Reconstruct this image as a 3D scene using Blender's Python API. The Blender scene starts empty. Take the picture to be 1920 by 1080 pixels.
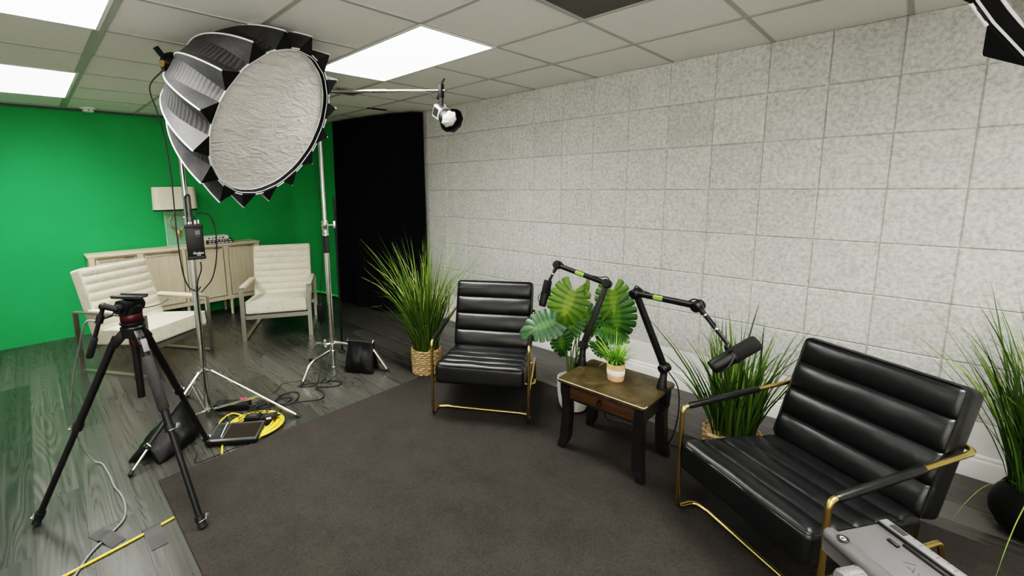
import bpy, bmesh, math, random
from mathutils import Vector, Matrix, noise
R_ = math.radians
random.seed(11)
COL = bpy.context.scene.collection
V = Vector
PI = math.pi

# ---------------------------------------------------------------- scene graph helpers
def tag(o, label=None, cat=None, group=None, kind=None):
    if label: o['label'] = label
    if cat: o['category'] = cat
    if group: o['group'] = group
    if kind: o['kind'] = kind
    return o

def thing(name, label, cat, loc=(0, 0, 0), rz=0.0, group=None, mat=None):
    o = bpy.data.objects.new(name, None)
    o.empty_display_size = 0.1
    COL.objects.link(o)
    if mat is not None:
        o.matrix_world = mat
    else:
        o.location = loc
        o.rotation_euler = (0, 0, rz)
    tag(o, label, cat, group)
    M = mat.copy() if mat is not None else Matrix.Translation(V(loc)) @ Matrix.Rotation(rz, 4, 'Z')
    XF[o.name] = M
    return o
XF = {}

def copy_thing(src, label, loc=None, rz=None, mat=None, group=None):
    c = src.copy(); COL.objects.link(c)
    c['label'] = label
    if group: c['group'] = group
    if mat is not None: c.matrix_world = mat
    else:
        c.location = loc; c.rotation_euler = (0, 0, rz)
    for ch in list(src.children):
        k = ch.copy(); COL.objects.link(k); k.parent = c
        for g in list(ch.children):
            q = g.copy(); COL.objects.link(q); q.parent = k
    return c

# ---------------------------------------------------------------- mesh builder
class MB:
    """collects verts / faces; build() links ONE mesh object"""
    def __init__(s):
        s.v = []; s.f = []; s.m = []; s.attr = []; s.cur = 0; s.a = 0.0
    def add(s, vs, fs, mi=None):
        n = len(s.v)
        s.v += [tuple(p) for p in vs]
        s.attr += [s.a] * len(vs)
        for f in fs:
            s.f.append(tuple(i + n for i in f)); s.m.append(s.cur if mi is None else mi)
        return n
    def xf(s, M, start=0):
        for i in range(start, len(s.v)):
            s.v[i] = tuple(M @ V(s.v[i]))
        return s
    def box(s, c, size, M=None, bev=0.0):
        cx, cy, cz = c; hx, hy, hz = size[0] / 2, size[1] / 2, size[2] / 2
        if bev <= 0:
            vs = [V((cx + a * hx, cy + b * hy, cz + d * hz)) for a in (-1, 1) for b in (-1, 1) for d in (-1, 1)]
            fs = [(0, 1, 3, 2), (4, 6, 7, 5), (0, 4, 5, 1), (2, 3, 7, 6), (0, 2, 6, 4), (1, 5, 7, 3)]
        else:
            bm = bmesh.new(); bmesh.ops.create_cube(bm, size=1.0)
            for q in bm.verts: q.co = V((q.co.x * size[0], q.co.y * size[1], q.co.z * size[2]))
            bmesh.ops.bevel(bm, geom=list(bm.edges), offset=min(bev, min(size) * .49), segments=2, profile=0.5, affect='EDGES')
            bm.verts.index_update()
            vs = [V(q.co) + V(c) for q in bm.verts]; fs = [tuple(q.index for q in f.verts) for f in bm.faces]
            bm.free()
        if M is not None: vs = [M @ p for p in vs]
        s.add(vs, fs)
        return s
    def obox(s, p0, p1, w, h, up=(0, 0, 1), bev=0.0):
        """box from p0 to p1 with cross-section w (side) x h (along up)"""
        p0 = V(p0); p1 = V(p1); d = p1 - p0; L = d.length; x = d.normalized(); u = V(up)
        y = u.cross(x)
        if y.length < 1e-5: y = V((0, 1, 0)).cross(x)
        y.normalize(); z = x.cross(y)
        M = Matrix((x, y, z)).transposed().to_4x4(); M.translation = (p0 + p1) / 2
        return s.box((0, 0, 0), (L, w, h), M, bev)
    def tube(s, pts, r, seg=10, closed=False, caps=True):
        pts = [V(p) for p in pts]; n = len(pts)
        rs = r if isinstance(r, (list, tuple)) else [r] * n
        T = []
        for i in range(n):
            a = pts[(i - 1) % n] if (closed or i > 0) else pts[i]
            b = pts[(i + 1) % n] if (closed or i < n - 1) else pts[i]
            t = (b - a)
            T.append(t.normalized() if t.length > 1e-9 else V((0, 0, 1)))
        u = T[0].orthogonal().normalized()
        vs = []
        for i in range(n):
            u = u - T[i] * u.dot(T[i])
            u = u.normalized() if u.length > 1e-6 else T[i].orthogonal().normalized()
            w = T[i].cross(u)
            for k in range(seg):
                a = 2 * PI * k / seg
                vs.append(pts[i] + (u * math.cos(a) + w * math.sin(a)) * rs[i])
        fs = []
        for i in range(n if closed else n - 1):
            j = (i + 1) % n
            for k in range(seg):
                k2 = (k + 1) % seg
                fs.append((i * seg + k, i * seg + k2, j * seg + k2, j * seg + k))
        if caps and not closed:
            fs.append(tuple(range(seg - 1, -1, -1))); fs.append(tuple((n - 1) * seg + k for k in range(seg)))
        s.add(vs, fs)
        return s
    def cyl(s, p0, p1, r0, r1=None, seg=20, caps=True):
        return s.tube([p0, p1], [r0, r0 if r1 is None else r1], seg, caps=caps)
    def lathe(s, prof, seg=32, M=None, axis_c=(0, 0, 0), cap0=True, cap1=True):
        vs = []; n = len(prof)
        for (r, z) in prof:
            for k in range(seg):
                a = 2 * PI * k / seg
                p = V((axis_c[0] + r * math.cos(a), axis_c[1] + r * math.sin(a), axis_c[2] + z))
                vs.append(M @ p if M is not None else p)
        fs = []
        for i in range(n - 1):
            for k in range(seg):
                k2 = (k + 1) % seg
                fs.append((i * seg + k, i * seg + k2, (i + 1) * seg + k2, (i + 1) * seg + k))
        if cap0 and prof[0][0] > 1e-6: fs.append(tuple(range(seg - 1, -1, -1)))
        if cap1 and prof[-1][0] > 1e-6: fs.append(tuple((n - 1) * seg + k for k in range(seg)))
        s.add(vs, fs)
        return s
    def grid(s, fn, nu, nv, closed_u=False):
        """fn(i/nu, j/nv) -> point"""
        cu = nu if closed_u else nu + 1
        vs = [fn(i / nu, j / nv) for j in range(nv + 1) for i in range(cu)]
        fs = []
        for j in range(nv):
            for i in range(nu):
                i2 = (i + 1) % cu
                fs.append((j * cu + i, j * cu + i2, (j + 1) * cu + i2, (j + 1) * cu + i))
        s.add(vs, fs)
        return s
    def sphere(s, c, r, seg=16, rings=10, M=None, sc=(1, 1, 1)):
        prof = [(r * math.sin(PI * i / rings), -r * math.cos(PI * i / rings)) for i in range(rings + 1)]
        prof[0] = (1e-5, -r); prof[-1] = (1e-5, r)
        S = Matrix.Translation(V(c)) @ Matrix.Diagonal((*sc, 1))
        if M is not None: S = Matrix.Translation(V(c)) @ M @ Matrix.Diagonal((*sc, 1))
        return s.lathe(prof, seg, S, cap0=False, cap1=False)
    def cushion(s, size, r, n, disp=None, M=None):
        """rounded box with a regular grid on every face; disp(p, nrm, size) -> p"""
        hx, hy, hz = [q / 2 for q in size]
        bm = bmesh.new(); bmesh.ops.create_cube(bm, size=2.0)
        bm.free()
        idx = {}; vs = []; fs = []
        def cl(h, r_, k, kk):   # non-uniform parameter: dense near the rounded edges
            e = 4
            if k <= e: return -h + r_ * (1 - math.cos(PI / 2 * k / e)) if False else -h + r_ * (k / e)
            if k >= kk - e: return h - r_ * ((kk - k) / e)
            return -h + r_ + (2 * h - 2 * r_) * (k - e) / (kk - 2 * e)
        rr = [min(r, h * .98) for h in (hx, hy, hz)]
        N = [q + 8 for q in n]
        def vert(i, j, k):
            key = (i, j, k)
            if key in idx: return idx[key]
            p = V((cl(hx, rr[0], i, N[0]), cl(hy, rr[1], j, N[1]), cl(hz, rr[2], k, N[2])))
            q = V((max(-hx + rr[0], min(hx - rr[0], p.x)), max(-hy + rr[1], min(hy - rr[1], p.y)), max(-hz + rr[2], min(hz - rr[2], p.z))))
            d = p - q
            e = V((d.x / rr[0], d.y / rr[1], d.z / rr[2]))
            m = max(abs(e.x), abs(e.y), abs(e.z))
            if e.length > 1e-9 and m > 1e-9:
                e = e.normalized()
                p = q + V((e.x * rr[0], e.y * rr[1], e.z * rr[2]))
            nr = e.normalized() if e.length > 1e-9 else V((0, 0, 1))
            if disp: p = disp(p, nr)
            if M is not None: p = M @ p
            idx[key] = len(vs); vs.append(p)
            return idx[key]
        A, B, C = N
        for k, flip in ((0, True), (C, False)):
            for i in range(A):
                for j in range(B):
                    f = [vert(i, j, k), vert(i + 1, j, k), vert(i + 1, j + 1, k), vert(i, j + 1, k)]
                    fs.append(tuple(reversed(f)) if flip else tuple(f))
        for j, flip in ((0, False), (B, True)):
            for i in range(A):
                for k in range(C):
                    f = [vert(i, j, k), vert(i + 1, j, k), vert(i + 1, j, k + 1), vert(i, j, k + 1)]
                    fs.append(tuple(reversed(f)) if flip else tuple(f))
        for i, flip in ((0, True), (A, False)):
            for j in range(B):
                for k in range(C):
                    f = [vert(i, j, k), vert(i, j + 1, k), vert(i, j + 1, k + 1), vert(i, j, k + 1)]
                    fs.append(tuple(reversed(f)) if flip else tuple(f))
        s.add(vs, fs)
        return s
    def build(s, name, mat, parent=None, smooth=True, world=False, attr=False, angle=40, normals=True):
        """world=True: verts are world coordinates, moved into the parent's frame"""
        vs = s.v
        if world and parent is not None:
            inv = XF[parent.name].inverted() if parent.name in XF else Matrix.Identity(4)
            vs = [tuple(inv @ V(p)) for p in vs]
        me = bpy.data.meshes.new(name)
        me.from_pydata(vs, [], s.f)
        mats = mat if isinstance(mat, (list, tuple)) else [mat]
        for q in mats: me.materials.append(q)
        if len(mats) > 1: me.polygons.foreach_set('material_index', s.m)
        if attr:
            at = me.attributes.new('tint', 'FLOAT', 'POINT'); at.data.foreach_set('value', s.attr)
        if normals:
            bm = bmesh.new(); bm.from_mesh(me)
            bmesh.ops.recalc_face_normals(bm, faces=list(bm.faces))
            bm.to_mesh(me); bm.free()
        if smooth:
            me.shade_smooth()
            me.set_sharp_from_angle(angle=R_(angle))
        o = bpy.data.objects.new(name, me); COL.objects.link(o)
        if parent is not None:
            o.parent = parent
            if parent.name in XF: XF[o.name] = XF[parent.name]
        return o

def fillet(pts, r, n=5, closed=False):
    pts = [V(p) for p in pts]; out = []; N = len(pts)
    for i in range(N):
        if not closed and i in (0, N - 1): out.append(pts[i]); continue
        a, b, c = pts[(i - 1) % N], pts[i], pts[(i + 1) % N]
        rr = min(r, (a - b).length * .48, (c - b).length * .48)
        p = b + (a - b).normalized() * rr; q = b + (c - b).normalized() * rr
        for k in range(n + 1):
            t = k / n
            out.append(p * (1 - t) ** 2 + b * 2 * t * (1 - t) + q * t * t)
    return out

def spline(pts, n=8):
    """Catmull-Rom through the points"""
    P = [V(p) for p in pts]; P = [P[0] * 2 - P[1]] + P + [P[-1] * 2 - P[-2]]
    out = []
    for i in range(1, len(P) - 2):
        a, b, c, d = P[i - 1], P[i], P[i + 1], P[i + 2]
        for k in range(n):
            t = k / n
            out.append(0.5 * ((2 * b) + (c - a) * t + (2 * a - 5 * b + 4 * c - d) * t * t + (3 * b - a - 3 * c + d) * t ** 3))
    out.append(P[-2])
    return out

def frame(x, y, z, o):
    M = Matrix((V(x), V(y), V(z))).transposed().to_4x4(); M.translation = V(o)
    return M

def text_mb(txt, size, M, depth=0.0):
    """flat lettering as mesh, centred, in the XY plane of M"""
    cu = bpy.data.curves.new('lettering', 'FONT'); cu.body = txt; cu.size = size
    cu.align_x = 'CENTER'; cu.align_y = 'CENTER'; cu.extrude = depth
    o = bpy.data.objects.new('lettering', cu); COL.objects.link(o)
    dg = bpy.context.evaluated_depsgraph_get(); dg.update()
    me = bpy.data.meshes.new_from_object(o.evaluated_get(dg))
    mb = MB(); mb.add([M @ v.co for v in me.vertices], [tuple(p.vertices) for p in me.polygons])
    bpy.data.objects.remove(o); bpy.data.curves.remove(cu); bpy.data.meshes.remove(me)
    return mb

# ---------------------------------------------------------------- materials
def new_mat(name):
    m = bpy.data.materials.new(name); m.use_nodes = True
    nt = m.node_tree; b = nt.nodes['Principled BSDF']
    return m, nt, b
def N(nt, kind, **kw):
    n = nt.nodes.new(kind)
    for k, v in kw.items():
        if k.startswith('in_'):
            n.inputs[int(k[3:])].default_value = v
        else: setattr(n, k, v)
    return n
def ramp(nt, fac, stops):
    r = nt.nodes.new('ShaderNodeValToRGB')
    while len(r.color_ramp.elements) < len(stops): r.color_ramp.elements.new(0.5)
    for e, (p, c) in zip(r.color_ramp.elements, stops):
        e.position = p; e.color = (*c, 1) if len(c) == 3 else c
    nt.links.new(fac, r.inputs[0])
    return r.outputs[0]
def math_(nt, op, a, b=None, c=None):
    n = nt.nodes.new('ShaderNodeMath'); n.operation = op
    for i, x in enumerate((a, b, c)):
        if x is None: continue
        if isinstance(x, (int, float)): n.inputs[i].default_value = x
        else: nt.links.new(x, n.inputs[i])
    return n.outputs[0]
def mapping(nt, scale=(1, 1, 1), coord='Object', loc=(0, 0, 0), rot=(0, 0, 0)):
    tc = nt.nodes.new('ShaderNodeTexCoord'); mp = nt.nodes.new('ShaderNodeMapping')
    mp.inputs['Scale'].default_value = scale; mp.inputs['Location'].default_value = loc; mp.inputs['Rotation'].default_value = rot
    nt.links.new(tc.outputs[coord], mp.inputs[0])
    return mp.outputs[0]
def noise_n(nt, vec, scale, detail=4, rough=.55, dist=0.0):
    n = nt.nodes.new('ShaderNodeTexNoise')
    n.inputs['Scale'].default_value = scale; n.inputs['Detail'].default_value = detail
    n.inputs['Roughness'].default_value = rough; n.inputs['Distortion'].default_value = dist
    nt.links.new(vec, n.inputs['Vector'])
    return n.outputs[0]
def bump(nt, b, h, strength=.3, dist=.01):
    n = nt.nodes.new('ShaderNodeBump'); n.inputs['Strength'].default_value = strength; n.inputs['Distance'].default_value = dist
    nt.links.new(h, n.inputs['Height']); nt.links.new(n.outputs[0], b.inputs['Normal'])
    return n
def plain(name, col, rough=.5, metal=0.0, vary=.12, vscale=14, bmp=0.0, bscale=60, spec=None, coat=0.0, sheen=0.0):
    """principled with a light noise variation in value and optional fine bump"""
    m, nt, b = new_mat(name)
    vec = mapping(nt)
    f = noise_n(nt, vec, vscale, 3)
    lo = tuple(c * (1 - vary) for c in col); hi = tuple(min(1, c * (1 + vary)) for c in col)
    nt.links.new(ramp(nt, f, [(.3, lo), (.7, hi)]), b.inputs['Base Color'])
    b.inputs['Roughness'].default_value = rough; b.inputs['Metallic'].default_value = metal
    if spec is not None: b.inputs['Specular IOR Level'].default_value = spec
    if coat: b.inputs['Coat Weight'].default_value = coat
    if sheen: b.inputs['Sheen Weight'].default_value = sheen
    if bmp: bump(nt, b, noise_n(nt, vec, bscale, 4), bmp, .004)
    return m

MT = {}
MT['black_plastic'] = plain('black_plastic', (.008, .008, .0085), .45, spec=.35)
MT['black_metal'] = plain('black_metal', (.007, .007, .0075), .42, .0, spec=.35)
MT['black_rubber'] = plain('black_rubber', (.010, .010, .010), .7)
MT['cable_black'] = plain('cable_black', (.009, .009, .010), .5)
MT['foam_black'] = plain('foam_black', (.007, .007, .0075), .95, bmp=.25, bscale=700)
MT['chrome'] = plain('chrome', (.72, .71, .68), .2, 1.0, .05)
MT['satin_steel'] = plain('satin_steel', (.46, .44, .40), .38, 1.0, .06)
MT['brass'] = plain('brass', (.60, .45, .17), .27, 1.0, .1)
MT['gold'] = plain('gold', (.62, .44, .22), .3, 1.0, .1)
MT['white_piping'] = plain('white_piping', (.82, .82, .84), .5)
MT['white_paint'] = plain('white_paint', (.90, .89, .87), .45, vary=.02)
MT['red_anodised'] = plain('red_anodised', (.055, .004, .007), .35, .3)
MT['red_plastic'] = plain('red_plastic', (.65, .02, .06), .4)
MT['yellow_cable'] = plain('yellow_cable', (.86, .62, .05), .45)
MT['gray_cable'] = plain('gray_cable', (.20, .205, .20), .5)
MT['gray_foam'] = plain('gray_foam', (.022, .022, .022), .9, bmp=.5, bscale=200)
MT['screen_glass'] = plain('screen_glass', (.02, .016, .013), .12)
MT['lcd'] = plain('lcd', (.07, .08, .08), .2)
MT['white_ink'] = plain('white_ink', (.85, .85, .85), .5)
MT['green_ink'] = plain('green_ink', (.32, .62, .08), .5)
MT['dark_ink'] = plain('dark_ink', (.03, .03, .03), .5)
MT['gaffer_tape'] = plain('gaffer_tape', (.040, .040, .039), .7, bmp=.2, bscale=200)
MT['device_gray'] = plain('device_gray', (.105, .10, .103), .45, .1, .06, 6, bmp=.06, bscale=90)
MT['device_light'] = plain('device_light', (.19, .185, .185), .38, .2, .05)
MT['sandbag'] = plain('sandbag', (.0045, .0045, .005), .5, spec=.25, bmp=.7, bscale=22)
MT['soil'] = plain('soil', (.03, .022, .014), .95, bmp=1, bscale=60)
MT['black_wood'] = plain('black_wood', (.009, .0085, .0085), .38, vary=.3, vscale=30, bmp=.08, bscale=60)
MT['silver_paint'] = plain('silver_paint', (.62, .61, .58), .35, .6)
MT['diffuser_cloth'] = plain('diffuser_cloth', (.78, .76, .74), .8, bmp=.8, bscale=40)
MT['ceramic_white'] = plain('ceramic_white', (.74, .74, .72), .35, vary=.03)
MT['terracotta'] = plain('terracotta', (.72, .42, .24), .75, vary=.08)
MT['black_pot'] = plain('black_pot', (.004, .004, .004), .6, vary=.3, spec=.2)

def mat_leather():
    m, nt, b = new_mat('black_leather')
    vec = mapping(nt)
    big = noise_n(nt, vec, 7, 5, .6, .6)
    nt.links.new(ramp(nt, big, [(.35, (.0035, .0038, .0045)), (.7, (.0065, .007, .008))]), b.inputs['Base Color'])
    nt.links.new(ramp(nt, noise_n(nt, vec, 16, 5, .6), [(.3, (.30,) * 3), (.75, (.40,) * 3)]), b.inputs['Roughness'])
    fine = noise_n(nt, vec, 320, 3); wr = noise_n(nt, vec, 9, 4, .5, .8)
    h = math_(nt, 'ADD', math_(nt, 'MULTIPLY', fine, .05), math_(nt, 'MULTIPLY', wr, .9))
    bump(nt, b, h, .20, .010)
    b.inputs['Specular IOR Level'].default_value = .5
    return m
MT['leather'] = mat_leather()

def mat_cream():
    m, nt, b = new_mat('cream_crackle_fabric')
    vec = mapping(nt, (1, 1, 1))
    f = noise_n(nt, vec, 95, 4, .7, .8); k = noise_n(nt, vec, 11, 3, .6)
    fac = math_(nt, 'ADD', math_(nt, 'MULTIPLY', f, .75), math_(nt, 'MULTIPLY', k, .25))
    nt.links.new(ramp(nt, fac, [(.36, (.44, .39, .30)), (.46, (.66, .61, .49)), (.6, (.75, .70, .57))]), b.inputs['Base Color'])
    b.inputs['Roughness'].default_value = .65
    bump(nt, b, f, .2, .004)
    return m
MT['cream'] = mat_cream()

def mat_wood(name, c0, c1, sc=(2.2, 30, 30), rough=.5, bm=.15):
    m, nt, b = new_mat(name)
    vec = mapping(nt, sc)
    f = noise_n(nt, vec, 1.6, 6, .62, .7)
    nt.links.new(ramp(nt, f, [(.32, c0), (.68, c1)]), b.inputs['Base Color'])
    b.inputs['Roughness'].default_value = rough
    bump(nt, b, f, bm, .003)
    return m
MT['bleached_wood'] = mat_wood('bleached_wood', (.56, .48, .34), (.68, .60, .45), (30, 30, 2.0), .5)
MT['bleached_wood_x'] = mat_wood('bleached_wood_top', (.58, .50, .36), (.70, .62, .47), (30, 2.0, 30), .5)
MT['drawer_wood'] = mat_wood('drawer_wood', (.034, .017, .007), (.070, .036, .013), (3, 30, 30), .4)

def mat_tabletop():
    m, nt, b = new_mat('distressed_brown_top')
    vec = mapping(nt)
    f = noise_n(nt, vec, 16, 7, .68, .5)
    nt.links.new(ramp(nt, f, [(.3, (.026, .017, .006)), (.5, (.050, .035, .013)), (.68, (.090, .068, .030))]), b.inputs['Base Color'])
    nt.links.new(ramp(nt, noise_n(nt, vec, 25, 4), [(.3, (.28,) * 3), (.7, (.45,) * 3)]), b.inputs['Roughness'])
    bump(nt, b, f, .12, .003)
    return m
MT['tabletop'] = mat_tabletop()
MT['worn_edge'] = plain('worn_edge', (.62, .50, .34), .6, vary=.3, vscale=60)

def mat_floor():
    m, nt, b = new_mat('dark_vinyl_planks')
    vec = mapping(nt)
    br = nt.nodes.new('ShaderNodeTexBrick')
    br.offset = .37; br.inputs['Scale'].default_value = 1.0
    br.inputs['Brick Width'].default_value = 1.22; br.inputs['Row Height'].default_value = .18
    br.inputs['Mortar Size'].default_value = .0012; br.inputs['Mortar Smooth'].default_value = .3; br.inputs['Bias'].default_value = 0
    br.inputs['Color1'].default_value = (0, 0, 0, 1); br.inputs['Color2'].default_value = (1, 1, 1, 1); br.inputs['Mortar'].default_value = (0, 0, 0, 1)
    nt.links.new(vec, br.inputs['Vector'])
    # per-plank shift so the grain breaks at every joint
    sep = nt.nodes.new('ShaderNodeSeparateXYZ'); nt.links.new(vec, sep.inputs[0])
    shift = math_(nt, 'MULTIPLY', br.outputs['Color'], 37.0)
    cb = nt.nodes.new('ShaderNodeCombineXYZ')
    nt.links.new(math_(nt, 'MULTIPLY', sep.outputs[0], .75), cb.inputs[0])
    nt.links.new(math_(nt, 'MULTIPLY', sep.outputs[1], 7.0), cb.inputs[1])
    nt.links.new(shift, cb.inputs[2])
    g = noise_n(nt, cb.outputs[0], 1.0, 1, .4, .1)
    rings = math_(nt, 'SINE', math_(nt, 'MULTIPLY', g, 120.0))
    rings = math_(nt, 'MULTIPLY_ADD', rings, .5, .5)
    cb2 = nt.nodes.new('ShaderNodeCombineXYZ')
    nt.links.new(math_(nt, 'MULTIPLY', sep.outputs[0], .6), cb2.inputs[0])
    nt.links.new(math_(nt, 'MULTIPLY', sep.outputs[1], 48.0), cb2.inputs[1]); nt.links.new(shift, cb2.inputs[2])
    streak = noise_n(nt, cb2.outputs[0], 1.0, 1, .5)
    cb3 = nt.nodes.new('ShaderNodeCombineXYZ')
    nt.links.new(math_(nt, 'MULTIPLY', sep.outputs[0], 1.2), cb3.inputs[0])
    nt.links.new(math_(nt, 'MULTIPLY', sep.outputs[1], 150.0), cb3.inputs[1]); nt.links.new(shift, cb3.inputs[2])
    streak = math_(nt, 'ADD', math_(nt, 'MULTIPLY', streak, .76), math_(nt, 'MULTIPLY', noise_n(nt, cb3.outputs[0], 1.0, 0, .5), .24))
    mask = ramp(nt, noise_n(nt, cb.outputs[0], .8, 1, .5), [(.42, (.15,) * 3), (.62, (1, 1, 1))])
    fac = math_(nt, 'ADD', math_(nt, 'MULTIPLY', math_(nt, 'MULTIPLY', math_(nt, 'SUBTRACT', rings, .45), mask), .26), math_(nt, 'MULTIPLY_ADD', math_(nt, 'SUBTRACT', streak, .5), .75, .5))
    col = ramp(nt, fac, [(.22, (.026, .0255, .0225)), (.5, (.044, .0432, .0385)), (.82, (.080, .078, .070))])
    tone = ramp(nt, br.outputs['Color'], [(0, (.66, .66, .66)), (1, (1.30, 1.29, 1.25))])
    mx = nt.nodes.new('ShaderNodeMix'); mx.data_type = 'RGBA'; mx.blend_type = 'MULTIPLY'; mx.inputs[0].default_value = 1
    nt.links.new(col, mx.inputs[6]); nt.links.new(tone, mx.inputs[7])
    mo = nt.nodes.new('ShaderNodeMix'); mo.data_type = 'RGBA'
    nt.links.new(br.outputs['Fac'], mo.inputs[0]); nt.links.new(mx.outputs[2], mo.inputs[6]); mo.inputs[7].default_value = (.012, .012, .011, 1)
    nt.links.new(mo.outputs[2], b.inputs['Base Color'])
    nt.links.new(ramp(nt, fac, [(.2, (.24,) * 3), (.9, (.36,) * 3)]), b.inputs['Roughness'])
    h = math_(nt, 'SUBTRACT', math_(nt, 'MULTIPLY', fac, .35), br.outputs['Fac'])
    bump(nt, b, h, .22, .002)
    return m
MT['floor'] = mat_floor()

def mat_rug():
    m, nt, b = new_mat('brown_grey_carpet')
    vec = mapping(nt)
    f = noise_n(nt, vec, 5, 6, .7); g = noise_n(nt, vec, 150, 4, .75)
    k = math_(nt, 'ADD', math_(nt, 'MULTIPLY', f, .3), math_(nt, 'MULTIPLY', g, .7))
    nt.links.new(ramp(nt, k, [(.36, (.021, .0185, .0165)), (.62, (.043, .0385, .0345))]), b.inputs['Base Color'])
    b.inputs['Roughness'].default_value = .95; b.inputs['Specular IOR Level'].default_value = .15
    bump(nt, b, g, .7, .004)
    return m
MT['rug'] = mat_rug()

def mat_felt():
    m, nt, b = new_mat('grey_felt_panels')
    vec = mapping(nt)
    sc = nt.nodes.new('ShaderNodeVectorMath'); sc.operation = 'MULTIPLY'; sc.inputs[1].default_value = (1 / .3048, 0, 1 / .3048)
    nt.links.new(vec, sc.inputs[0])
    fl = nt.nodes.new('ShaderNodeVectorMath'); fl.operation = 'FLOOR'; nt.links.new(sc.outputs[0], fl.inputs[0])
    wn = nt.nodes.new('ShaderNodeTexWhiteNoise'); wn.noise_dimensions = '3D'; nt.links.new(fl.outputs[0], wn.inputs['Vector'])
    f = noise_n(nt, vec, 44, 5, .66); g = noise_n(nt, vec, 9, 3)
    k = math_(nt, 'ADD', math_(nt, 'MULTIPLY', f, .8), math_(nt, 'MULTIPLY', g, .2))
    col = ramp(nt, k, [(.34, (.43, .427, .418)), (.5, (.62, .616, .60)), (.64, (.76, .757, .74))])
    tone = ramp(nt, wn.outputs['Value'], [(0, (.91, .91, .905)), (.10, (.975, .975, .97)), (1, (1.02, 1.018, 1.01))])
    mx = nt.nodes.new('ShaderNodeMix'); mx.data_type = 'RGBA'; mx.blend_type = 'MULTIPLY'; mx.inputs[0].default_value = 1
    nt.links.new(col, mx.inputs[6]); nt.links.new(tone, mx.inputs[7])
    nt.links.new(mx.outputs[2], b.inputs['Base Color'])
    b.inputs['Roughness'].default_value = .95; b.inputs['Specular IOR Level'].default_value = .1
    bump(nt, b, f, .45, .004)
    return m
MT['felt'] = mat_felt()

def mat_ceiling():
    m, nt, b = new_mat('acoustic_ceiling_tile')
    vec = mapping(nt)
    f = noise_n(nt, vec, 180, 3, .7); g = noise_n(nt, vec, 3, 3)
    nt.links.new(ramp(nt, f, [(.34, (.62, .61, .57)), (.44, (.86, .845, .80))]), b.inputs['Base Color'])
    b.inputs['Roughness'].default_value = .9
    bump(nt, b, f, .25, .003)
    return m
MT['ceiling'] = mat_ceiling()
MT['ceiling_bar'] = plain('ceiling_bar', (.42, .42, .39), .5, vary=.03)
MT['green_paint'] = plain('green_screen_paint', (.016, .36, .105), .75, vary=.06, vscale=2, bmp=.1, bscale=60)
MT['green_cloth'] = plain('green_screen_cloth', (.016, .36, .105), .85, vary=.06, vscale=3, bmp=.15, bscale=30)
MT['green_hem'] = plain('green_hem', (.10, .75, .18), .5)
MT['curtain'] = plain('black_curtain', (.0045, .005, .006), .95, spec=.1)
MT['wall_plain'] = plain('plain_wall', (.80, .79, .76), .8, vary=.02)

def mat_emit(name, col, s):
    m, nt, b = new_mat(name)
    b.inputs['Base Color'].default_value = (.9, .9, .88, 1)
    b.inputs['Emission Color'].default_value = (*col, 1)
    # prismatic lens of a troffer: most of the light leaves straight down
    ge = nt.nodes.new('ShaderNodeNewGeometry'); dt = nt.nodes.new('ShaderNodeVectorMath'); dt.operation = 'DOT_PRODUCT'
    nt.links.new(ge.outputs['Incoming'], dt.inputs[0]); nt.links.new(ge.outputs['Normal'], dt.inputs[1])
    c_ = math_(nt, 'POWER', math_(nt, 'ABSOLUTE', dt.outputs['Value']), 2.0)
    nt.links.new(math_(nt, 'MULTIPLY_ADD', c_, s * 1.75, s * .18), b.inputs['Emission Strength'])
    b.inputs['Roughness'].default_value = .6
    return m
MT['light_panel'] = mat_emit('lit_panel', (1.0, .985, .945), 9.0)

def mat_softbox():
    m, nt, b = new_mat('softbox_shell')
    vec = mapping(nt)
    f = noise_n(nt, vec, 9, 4, .6, .4)
    nt.links.new(ramp(nt, f, [(.3, (.028, .028, .030)), (.7, (.055, .054, .057))]), b.inputs['Base Color'])
    b.inputs['Roughness'].default_value = .5; b.inputs['Specular IOR Level'].default_value = .22
    bump(nt, b, noise_n(nt, vec, 22, 4, .6, 1.2), .3, .008)
    return m
MT['softbox'] = mat_softbox()
def mat_pleat():
    m, nt, b = new_mat('softbox_pleated')
    vec = mapping(nt)
    sep = nt.nodes.new('ShaderNodeSeparateXYZ'); nt.links.new(vec, sep.inputs[0])
    w = math_(nt, 'ADD', math_(nt, 'MULTIPLY', sep.outputs[2], 210.0), math_(nt, 'MULTIPLY', noise_n(nt, vec, 9, 3), 9.0))
    s_ = math_(nt, 'MULTIPLY_ADD', math_(nt, 'SINE', w), .5, .5)
    nt.links.new(ramp(nt, s_, [(0, (.022, .022, .024)), (1, (.055, .054, .057))]), b.inputs['Base Color'])
    b.inputs['Roughness'].default_value = .5; b.inputs['Specular IOR Level'].default_value = .22
    bump(nt, b, s_, .3, .004)
    return m
MT['pleat'] = mat_pleat()
MT['lip_black'] = plain('lip_black', (.006, .006, .006), .7, spec=.2)
def mat_diffuser():
    m, nt, b = new_mat('softbox_diffuser')
    vec = mapping(nt, (1, 2.6, 1), rot=(0, 0, R_(28)))
    wav = noise_n(nt, vec, 6, 5, .58, 1.9); w2 = noise_n(nt, vec, 22, 4, .6, 1.0)
    nt.links.new(ramp(nt, wav, [(.3, (.60, .57, .54)), (.7, (.67, .64, .61))]), b.inputs['Base Color'])
    b.inputs['Roughness'].default_value = .6
    h = math_(nt, 'ADD', wav, math_(nt, 'MULTIPLY', w2, .4))
    bump(nt, b, h, .8, .03)
    return m
MT['diffuser'] = mat_diffuser()

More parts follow.
